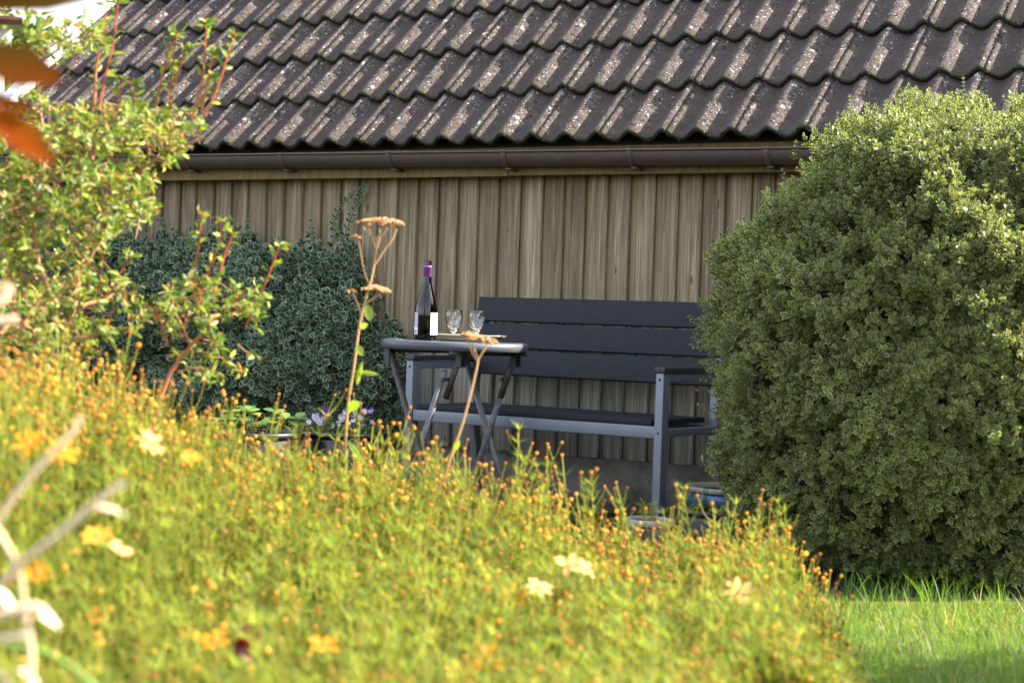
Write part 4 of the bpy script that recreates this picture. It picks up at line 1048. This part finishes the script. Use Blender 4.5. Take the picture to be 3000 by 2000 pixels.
# open flowers
def flower(u, v, d, r, ang, npet=8, face=(0, -.3, 1), c=(.78, .36, .02)):
    p = arr(*P(u, v, d)); up = nrm(arr(*face))
    m = MB().lathe([(0, .003), (.0035, .0025), (.005, 0), (.003, -.004), (0, -.005)], 10)
    a = Vector(up.tolist()).to_track_quat('Z', 'Y'); fo = m.build('flower', M['redcore'], tick, True); fo.location = tuple(p - TO); fo.rotation_mode = 'QUATERNION'; fo.rotation_quaternion = a
    t = leaf_tpl(1, .46, .06, -.1); t = {'v': t['v'] * r + arr(0, .003, 0), 'f': t['f']}; t['c'] = np.tile(arr(*c), (len(t['v']), 1)); t['rnd'] = np.full(len(t['v']), .5); pm_ = to_mesh('petal', t, M['petal'])
    for k in range(npet): link('petal', pm_, fo, (0, 0, 0), (random.uniform(-.25, .35), random.uniform(-.2, .2), ang + 2 * math.pi * k / npet + random.uniform(-.12, .12)))
    st = ctube([Vector((p - TO).tolist()), Vector((p - TO + arr(.01, .0, -.12)).tolist()), Vector((p - TO + arr(.02, .02, -.3)).tolist())], [.0012, .0014, .0018], (.22, .27, .04), 4)
    link('flower_stem', to_mesh('flower_stem', st, M['tick']), tick)
M['redcore'] = simple('flower_heart', (.35, .17, .02), .8)
Y1, Y2, W1 = (.70, .31, .02), (.74, .38, .05), (.78, .50, .20)
for (u, v, d, r, c, f) in ((1665, 1655, 3.4, .028, W1, (.3, -.6, 1)), (1715, 1668, 3.4, .024, W1, (.6, -.3, 1)), (1580, 1720, 3.3, .026, W1, (.4, -.6, 1)), (1505, 1745, 3.3, .026, Y2, (0, -1, .8)), (2165, 1735, 3.6, .032, W1, (.2, -1, .7)),
        (630, 1875, 2.7, .022, Y1, (0, -.7, 1)), (950, 1890, 2.8, .026, Y1, (.2, -.6, 1)), (1430, 1935, 2.9, .032, Y1, (.1, -.9, 1)), (1350, 1985, 2.8, .030, Y2, (.2, -.5, 1)), (1060, 1985, 2.8, .024, Y1, (0, -.6, 1)),
        (440, 1300, 3.0, .028, W1, (.6, -.3, 1)), (350, 1615, 2.6, .02, W1, (.5, -.3, 1)), (285, 1570, 2.6, .022, Y2, (0, -.8, 1)), (85, 1300, 2.8, .026, Y1, (0, -.9, 1)), (185, 1320, 2.8, .026, Y1, (.3, -.9, 1)), (110, 1675, 2.5, .016, Y1, (0, -1, .5)), (285, 1800, 2.6, .014, Y2, (0, -1, .5)), (560, 1340, 3.1, .018, Y1, (.3, -.9, 1))):
    flower(u, v, d, r, random.random(), 8, f, c)

# ------------------------------------------------------------------ dried yarrow stalks
def umbel(c, rx, ry, n, r0=.0035):
    A = []; cc = arr(*c)
    a = R_.rand(n) * 6.28; r = R_.rand(n) ** .5; p = cc + np.stack([np.cos(a) * r * rx, np.sin(a) * r * rx, (1 - r * r) * ry + R_.normal(size=n) * .0012], 1)
    g = scatter({'v': oc['v'], 'f': oc['f']}, p, rot_rand(n), R_.uniform(.6, 1.3, n) * r0); g['c'] = np.repeat(arr(.40, .22, .10) * R_.uniform(.6, 1.35, (n, 1)), 6, 0); return g
def yarrow(label, stem, rays, heads, leaves_, d):
    base = P(*stem[0], d); o = thing('dried_yarrow', label, 'dried flower', (base.x, base.y, 0)); O = arr(base.x, base.y, 0)
    pts = [Vector((base.x, base.y, 0))] + [P(u, v, d) for u, v in stem]; K = len(pts)
    put('stem', ctube(curve(pts, 4), [.0042 - .0022 * i / ((K - 1) * 4) for i in range((K - 1) * 4 + 1)], np.array([(.34, .22, .07), (.50, .31, .16)]), 7), 'leafdull', o, O)
    for ry_ in rays: put('ray', ctube(curve([P(u, v, d) for u, v in ry_], 3), .0021, (.46, .29, .15), 5), 'leafdull', o, O)
    for (u, v, w_, h_, k) in heads:
        put('flower_head', umbel(P(u, v, d), w_ / 2 / F * d, h_ / F * d, k), 'leafdull', o, O)
    for (u, v, u2, v2, w_) in leaves_:
        a, b = P(u, v, d), P(u2, v2, d - .02); D = arr(*(b - a)); g = cleaf(arr(*a)[None], nrm(D)[None], arr(0, -1, .3)[None], arr(np.linalg.norm(D)), arr(.30, .40, .05), w_, .05, .1)
        put('leaf', g, 'leaf', o, O)
yarrow('tall dried brown yarrow stalk with three flat seed heads in front of the climber',
       [(1010, 1420), (1012, 1300), (1020, 1180), (1036, 1080), (1052, 960), (1068, 890), (1085, 830), (1096, 780), (1102, 740), (1106, 690)],
       [[(1096, 780), (1125, 735), (1150, 700), (1162, 670)], [(1102, 730), (1092, 700), (1080, 670)], [(1103, 730), (1112, 700), (1112, 668)], [(1082, 835), (1066, 790), (1055, 730), (1048, 700)], [(1070, 890), (1100, 870), (1125, 855), (1140, 850)], [(1060, 930), (1048, 890), (1034, 858)], [(1098, 700), (1085, 690), (1065, 668)], [(1106, 700), (1125, 685), (1135, 668)]],
       [(1115, 655, 140, 14, 320), (1043, 698, 36, 6, 60), (1095, 850, 75, 12, 170), (1030, 855, 26, 5, 40), (1125, 855, 40, 8, 60)],
       [(1075, 890, 1085, 940, .5), (1055, 960, 1075, 950, .6), (1045, 1010, 1062, 1040, .55), (1038, 1090, 1110, 1095, .18), (1010, 1200, 1055, 1180, .6), (1045, 1130, 1060, 1060, .2), (1020, 1290, 1060, 1350, .2)], 4.35)
yarrow('shorter dried yarrow stalk bending across the folding table',
       [(1270, 1480), (1300, 1400), (1330, 1310), (1352, 1250), (1372, 1180), (1392, 1100), (1402, 1050)],
       [[(1402, 1050), (1392, 1030), (1385, 1005)], [(1402, 1050), (1415, 1030), (1428, 1005)], [(1400, 1058), (1385, 1035), (1372, 1000)]],
       [(1392, 996, 60, 14, 110), (1430, 1004, 60, 12, 90), (1370, 984, 40, 10, 60)], [(1330, 1320, 1345, 1290, .4)], 4.2)

# ------------------------------------------------------------------ planting in the pots
def at(p, name, g, mat, parent, kind=None):
    g = dict(g); g['v'] = g['v'] - arr(parent.location.x, parent.location.y, 0); return link(name, to_mesh(name, g, M[mat]), parent, kind=kind)
# pansies
pan = thing('pansy_plants', 'white and violet pansies in bloom filling the black pot', 'pansies', (pA.x, pA.y, 0))
n = 420; a = R_.rand(n) * 6.28; r = R_.rand(n) ** .5 * .165; p = np.stack([pA.x + np.cos(a) * r, pA.y + np.sin(a) * r, pA.z - .02 + R_.rand(n) * .06 * (1.3 - r / .17)], 1)
cc = R_.rand(n, 1); at(p, 'foliage', cleaf(p, nrm(unit_rand(n) + arr(0, 0, .8)), unit_rand(n), R_.uniform(.018, .034, n), arr(.035, .07, .02) * (1 - cc) + arr(.09, .14, .035) * cc, .4), 'leaf', pan, 'stuff')
def pansy(u, v, d, r, c1, c2):
    p = arr(*P(u, v, d)); A = []
    face = nrm(arr(random.uniform(-.5, .4), -1, random.uniform(0, .8))); fr2 = frames(np.cross(face, arr(1, .1, .2))[None], face[None])[0]
    for k, (an, s_, w_) in enumerate(((90 + 38, 1, .95), (90 - 38, 1, .95), (180 + 12, .85, .9), (-12, .85, .9), (-90, 1.05, 1.2))):
        D = fr2 @ arr(math.cos(rad(an)), math.sin(rad(an)), .05 + .03 * k); cl = c2 if k < 2 else c1
        A.append(cleaf((p + face * .0008 * k)[None], D[None], face[None], arr(r * s_), np.array(cl), w_, .03, .15))
    A.append(cleaf((p + face * .004)[None], (fr2 @ arr(0, -1, 0))[None], face[None], arr(r * .3), (.6, .38, .03), .8, .02, .1))
    at(None, 'flower', merge(A), 'petal', pan)
LAV, WHT, VIO = (.50, .46, .78), (.72, .70, .85), (.12, .02, .30)
for (u, v, r, c1, c2) in ((925, 1222, .020, WHT, LAV), (935, 1235, .018, WHT, WHT), (953, 1205, .019, VIO, VIO), (948, 1220, .015, (.7, .6, .5), VIO), (1002, 1222, .020, WHT, LAV), (992, 1240, .013, LAV, LAV), (973, 1245, .014, WHT, LAV),
        (1035, 1230, .013, WHT, VIO), (1022, 1240, .014, WHT, LAV), (1050, 1250, .015, WHT, LAV), (1066, 1243, .012, LAV, VIO), (1055, 1222, .013, LAV, LAV), (1068, 1205, .016, LAV, LAV), (1087, 1202, .015, LAV, VIO), (904, 1236, .014, WHT, LAV),
        (948, 1243, .011, VIO, VIO), (1010, 1207, .012, WHT, LAV), (1090, 1235, .011, LAV, LAV), (915, 1250, .010, LAV, VIO), (1075, 1258, .011, VIO, LAV), (1040, 1212, .011, LAV, LAV)):
    pansy(u, v, 6.92, r * .95, c1, c2)
# round pale leaves in the pot beside it
st = thing('potted_strawberry', 'pale green toothed leaves spilling from the dark pot beside the pansies', 'potted plant', (pB.x, pB.y, 0))
for k in range(26):
    q = pB + Vector((random.uniform(-.15, .15), random.uniform(-.12, .12), 0)); b = arr(*q); tip = b + arr(random.uniform(-.05, .05), random.uniform(-.04, .04), random.uniform(.0, .09)); A = [ctube([Vector(b.tolist()), Vector(tip.tolist())], .0014, (.2, .26, .06), 4)]
    for an in (-1, 0, 1): A.append(cleaf(tip[None], nrm(arr(math.sin(an * 1.2 + k), math.cos(an * 1.2 + k) * .6 - .3, .25))[None], arr(0, -.2, 1)[None], arr(random.uniform(.035, .052)), arr(.13, .22, .04) * random.uniform(.7, 1.5), .85, .05, .2))
    at(None, 'leaf', merge(A), 'leaf', st)
# feathery seedlings and a dead poppy stalk
def feather(c, h, n, name, label, cat, colr, spread=.06):
    o = thing(name, label, cat, (c.x, c.y, 0)); 
    for k in range(n):
        b = arr(*c) + arr(random.uniform(-spread, spread), random.uniform(-spread, spread), 0); hh = h * random.uniform(.5, 1.1); top_ = b + arr(random.uniform(-.03, .03), random.uniform(-.02, .02), hh); A = [ctube([Vector(b.tolist()), Vector(top_.tolist())], .0012, colr, 4)]
        m_ = int(hh / .009) + 3; t = np.linspace(.2, 1, m_)[:, None]; pos = b + (top_ - b) * t; rr_ = unit_rand(m_); rr_[:, 2] = np.abs(rr_[:, 2]) * .5 + .1
        for _ in range(3): A.append(cleaf(pos, nrm(rr_ + R_.normal(size=(m_, 3)) * .4), unit_rand(m_), R_.uniform(.012, .026, m_), colr, .14, .02, .2))
        at(None, 'stem', merge(A), 'leaf', o)
    return o
feather(Vector((pD.x - .02, pD.y - .06, pD.z - .02)), .10, 14, 'fern_seedlings', 'feathery green seedlings growing in the dark pot near the blue bowl', 'seedlings', (.12, .22, .05), .09)
feather(Vector((pE.x + .01, pE.y, pE.z - .02)), .075, 6, 'red_plantlet', 'small yellowish green plant with dry red stems in the small brown pot', 'potted plant', (.26, .26, .05), .03)
wd = thing('dry_weeds', 'dark dry stalks and one pale seed capsule rising from the blue bowl', 'dry weeds', (pC.x, pC.y, 0))
at(None, 'stem', ctube(curve([P(2135, 1450, 6.8), P(2100, 1410, 6.8), P(2075, 1380, 6.8), P(2060, 1350, 6.8)], 3), .0018, (.42, .26, .12), 5), 'leafdull', wd)
at(None, 'seed_capsule', ctube([P(2060, 1352, 6.8), P(2058, 1345, 6.8), P(2057, 1337, 6.8), P(2056, 1330, 6.8)], [.002, .0055, .0045, .001], (.45, .32, .19), 8), 'leafdull', wd)
for (u, v0, v1) in ((2106, 1420, 1372), (2112, 1420, 1350), (2120, 1420, 1385)):
    at(None, 'stem', ctube([P(u + 5, v0, 6.85), P(u + 2, (v0 + v1) / 2, 6.85), P(u, v1, 6.85)], [.002, .0035, .002], (.06, .035, .02), 5), 'leafdull', wd)

# ------------------------------------------------------------------ blurred near plants at the left
smk = thing('copper_leaf_branch', 'close out of focus branch with copper and green autumn leaves', 'branch', tuple(P(-120, 300, 1.6)))
SO = arr(*smk.location)
def nearleaf(cu, cv_, L, Wd, ang, d, c, twist=0.0):
    du, dv = math.cos(rad(ang)) * L / 2, math.sin(rad(ang)) * L / 2
    a, b = P(cu - du, cv_ - dv, d), P(cu + du, cv_ + dv, d + twist); D = arr(*(b - a)); n0 = nrm(arr(.1, -1, .35))
    t = leaf_tpl(1, Wd / L, .04, .06); g = scatter(t, arr(*a)[None], frames(D[None], n0[None]), arr(np.linalg.norm(D))); e = g.pop('e'); y = t['v'][:, 1]; xs_ = t['v'][:, 0] / (Wd / L)
    c0, c1, c2 = [arr(*q) for q in c]; w_ = np.clip(xs_ + .5, 0, 1)[:, None]; g['c'] = (c0 * (1 - w_) + c1 * w_) * (1 - y[:, None] * .4) + c2 * y[:, None] * .4; g['v'] -= SO
    link('leaf', to_mesh('leaf', g, M['leafnear'], True), smk)
CU, GR, RD, OR = (.085, .026, .003), (.060, .048, .006), (.17, .016, .003), (.26, .075, .005)
nearleaf(40, 190, 300, 140, 16, 1.6, (GR, CU, RD)); nearleaf(90, -5, 420, 110, -6, 1.65, (GR, CU, GR)); nearleaf(50, 385, 290, 95, 40, 1.62, (OR, RD, CU)); nearleaf(30, 300, 180, 40, 22, 1.62, (CU, CU, RD))
nearleaf(-20, 330, 150, 70, 60, 1.65, (OR, CU, CU))
at_ = [P(-260, 500, 1.6), P(-160, 330, 1.6), P(-110, 180, 1.6), P(-120, 0, 1.6), P(-150, -150, 1.6)]
g = ctube(curve(at_, 4), .0022, (.12, .04, .02), 6); g['v'] = g['v'] - SO; link('twig', to_mesh('twig', g, M['leafdull']), smk)
for q, w_ in (((-105, 160), (-95, 150)), ((-130, 20), (-115, 30)), ((-140, 300), (-40, 300))):
    g = ctube([P(*q, 1.6), P(*w_, 1.61)], .0012, (.3, .05, .02), 5); g['v'] = g['v'] - SO; link('leaf_stalk', to_mesh('leaf_stalk', g, M['leafdull']), smk)
# dead pale stalks, bottom left corner
def stalk(label, paths, d, r=.0035, blades=()):
    b = P(*paths[0][0], d); o = thing('dead_stalk', label, 'dead stalk', (b.x, b.y, 0)); O = arr(b.x, b.y, 0)
    for i, pa in enumerate(paths): put('stem', ctube(curve([P(u, v, d) for u, v in pa], 4, .0006), r * (1 - .15 * i), np.array([(.52, .38, .24), (.68, .53, .36)]), 8), 'leafdull', o, O)
    for (u, v, u2, v2, w_) in blades:
        a, c = P(u, v, d), P(u2, v2, d + .01); D = arr(*(c - a)); put('dry_leaf', cleaf(arr(*a)[None], D[None], arr(.2, -.4, 1)[None], arr(np.linalg.norm(D)), (.60, .52, .40), w_, .10, .35), 'leafdull', o, O)
    return o
stalk('pale dead stalk forking with a bright dry leaf among the tickseed', [[(-260, 2120), (-60, 1800), (50, 1660), (160, 1575), (260, 1490), (310, 1450), (370, 1412)], [(50, 1660), (20, 1600), (-60, 1480)], [(50, 1660), (70, 1760), (90, 1900)]], 1.75, .0036, [(262, 1492, 372, 1482, .22)])
stalk('pale dead stalk slanting alone across the upper tickseed heads', [[(-260, 1900), (-60, 1600), (30, 1470), (110, 1370), (190, 1290), (240, 1220)]], 1.95, .0034)
stalk('broken straw coloured stalks bundled at the corner of the flower bed', [[(-300, 2100), (-100, 1850), (0, 1800), (80, 1780), (130, 1790)], [(-100, 1890), (0, 1870), (90, 1862)], [(60, 1790), (90, 1900), (80, 2050)], [(-100, 1940), (0, 1970), (60, 2060)]], 1.7, .005, [(60, 1780, 185, 1806, .42), (-30, 1730, 60, 1770, .5), (-20, 1750, 10, 1725, .5), (40, 1960, 130, 1990, .3)])
stalk('two blunt pale twigs poking in at the edge of the red stemmed shrub', [[(-200, 980), (-60, 920), (0, 880), (25, 830)], [(-160, 960), (-20, 945), (50, 938)]], 2.2, .0075)
gb = thing('long_grass_blade', 'long green arching grass blade at the corner of the flower bed', 'grass blade', tuple(P(-60, 2300, 1.9)[:2]) + (0,)); GO = arr(*gb.location)
put('blade', ctube(curve([P(-120, 1860, 1.9), P(20, 1890, 1.9), P(120, 1905, 1.9), P(220, 1960, 1.9), P(330, 2060, 1.9)], 5), .0032, (.22, .34, .08), 5), 'leaf', gb, GO)
dk = thing('dark_red_flower', 'single dark red poppy like flower low in the tickseed', 'flower', tuple(P(712, 1895, 2.6)[:2]) + (0,)); DO = arr(*dk.location)
c0 = arr(*P(712, 1890, 2.6)); A = [cleaf(c0[None], nrm(arr(math.cos(a), -.3, math.sin(a)))[None], arr(0, -1, .3)[None], arr(.016), (.12, .008, .010), .9, .12, -.2) for a in np.linspace(0, 6.28, 7)[:-1]]
put('petals', merge(A), 'petal', dk, DO); put('stem', ctube([Vector(c0.tolist()), Vector((c0 - arr(.01, 0, .3)).tolist())], .0015, (.16, .1, .04), 5), 'leafdull', dk, DO)
for (u, v, s_) in ((745, 1935, .018), (700, 1850, .014), (640, 1985, .016), (760, 1880, .014)):
    c1 = arr(*P(u, v, 2.6)); put('leaf', cleaf(c1[None], nrm(arr(random.uniform(-1, 1), -.2, .3))[None], arr(0, -1, .5)[None], arr(s_ * 1.6), (.20, .06, .08), .4), 'leaf', dk, DO)

# ------------------------------------------------------------------ beyond the roof, top left
def tree(name, label, u, v, d, rx, rz, colr, nleaf, seed, size=.16, trunkc='barkdark', base=None):
    c = P(u, v, d) if base is None else Vector(base); o = thing(name, label, 'tree', (c.x, c.y, 0)); O = arr(c.x, c.y, 0); rs = np.random.RandomState(seed)
    m = MB().tube([(0, 0, -.05), (.05, .02, c.z * .5), (0, 0, c.z + rz * .3)], [.035 * c.z + .02, .025 * c.z, .01 * c.z], 8)
    for k in range(9):
        a = k * 2.4; h0 = c.z * (.45 + .05 * k); m.tube([(0, 0, h0), (rx * .4 * math.cos(a), rx * .4 * math.sin(a), h0 + rz * .35), (rx * .75 * math.cos(a), rx * .75 * math.sin(a), h0 + rz * .6)], [.012 * c.z, .008 * c.z, .003 * c.z], 6)
    m.build('trunk', M[trunkc], o, True)
    cl = unit_rand(46) * (rs.rand(46, 1) ** .4); k = R_.randint(0, 46, nleaf); q = cl[k] * .85 + R_.normal(size=(nleaf, 3)) * .15
    pos = arr(0, 0, c.z) + q * arr(rx, rx, rz); ok = pos[:, 2] > .4; pos = pos[ok]; nn = len(pos)
    cc = R_.rand(nn, 1); g = cleaf(pos, unit_rand(nn), unit_rand(nn), R_.uniform(.6, 1.2, nn) * size, np.array(colr[0]) * (1 - cc) + np.array(colr[1]) * cc, .6)
    link('crown', to_mesh('crown', g, M['leaf']), o, kind='stuff'); return o
tree('garden_tree', 'yellow green leafy tree standing beyond the shed gable', 40, 270, 19, .95, .78, ((.10, .15, .03), (.22, .26, .05)), 5200, 1, .13)
tree('dark_tree', 'darker blue green tree behind the yellow green one', 200, 400, 30, 1.9, 1.7, ((.04, .08, .04), (.09, .13, .05)), 5200, 2, .2)
tree('far_tree', 'rounded tree far behind at the foot of the sky gap', -100, 400, 34, 2.6, 2.0, ((.05, .09, .04), (.12, .16, .05)), 5000, 3, .22)
hd = thing('garden_hedge', 'dark green loose hedge glimpsed past the gutter end of the shed', 'hedge', (-4.3, 10.6, 0))
n = 5200; q = unit_rand(n) * R_.rand(n, 1) ** .3 * arr(1.15, .45, .95) + arr(0, 0, .95) + R_.normal(size=(n, 3)) * .05; q = q[q[:, 2] > .03]; nn = len(q); cc = R_.rand(nn, 1)
link('foliage', to_mesh('foliage', cleaf(q, unit_rand(nn), unit_rand(nn), R_.uniform(.05, .1, nn), arr(.04, .08, .025) * (1 - cc) + arr(.10, .15, .04) * cc, .55), M['leaf']), hd, kind='stuff')
# neighbouring house corner with its brown gutter
nb = P(-170, 160, 12); hs = thing('neighbour_house', 'white rendered house corner with brown gutter end beyond the shrub', 'house', (nb.x, nb.y, 0), rad(19))
zt = P(0, 75, 12).z; xr = P(12, 75, 12).x - nb.x
M['render_white'] = simple('white_render', (.62, .60, .56), .8, 0, .06, 8)
MB().box(-3.5, xr, 0, 5, -.1, zt - .05).build('wall', M['render_white'], hs)
MB().box(-3.6, xr + .03, -.12, -.10 + .02, zt - .14, zt - .02).build('fascia_board', M['render_white'], hs)
m = MB(); pr = [(-.19 + .055 * math.cos(math.pi * k / 8), -.055 * math.sin(math.pi * k / 8)) for k in range(9)] + [(-.19 - .05 * math.cos(math.pi * k / 8), -.048 * math.sin(math.pi * k / 8)) for k in range(9)]
ge = P(52, 60, 12).x - nb.x
for xx in (-3.6, ge): m.v += [(xx, y, zt + .05 + z) for y, z in pr]
m.f = [(k, (k + 1) % 18, (k + 1) % 18 + 18, k + 18) for k in range(18)] + [tuple(range(18, 36))]
M['gutter2'] = simple('brown_gutter', (.15, .07, .045), .45); go = m.build('gutter', M['gutter2'], hs); fix_normals(go.data)
MB().tube([(xr - .1, -.19, zt), (xr - .12, -.1, zt - .2), (xr - .12, -.05, zt - .5), (xr - .12, -.05, 0)], .035, 8).build('downpipe', M['gutter2'], hs, True)
# small tree whose shade falls over the lawn
tree('shade_tree', 'small leafy garden tree to the right whose shade falls on the mown lawn', 0, 0, 0, 1.0, .7, ((.05, .09, .03), (.10, .15, .04)), 5200, 5, .12, base=(5.5, 4.1, 2.6))
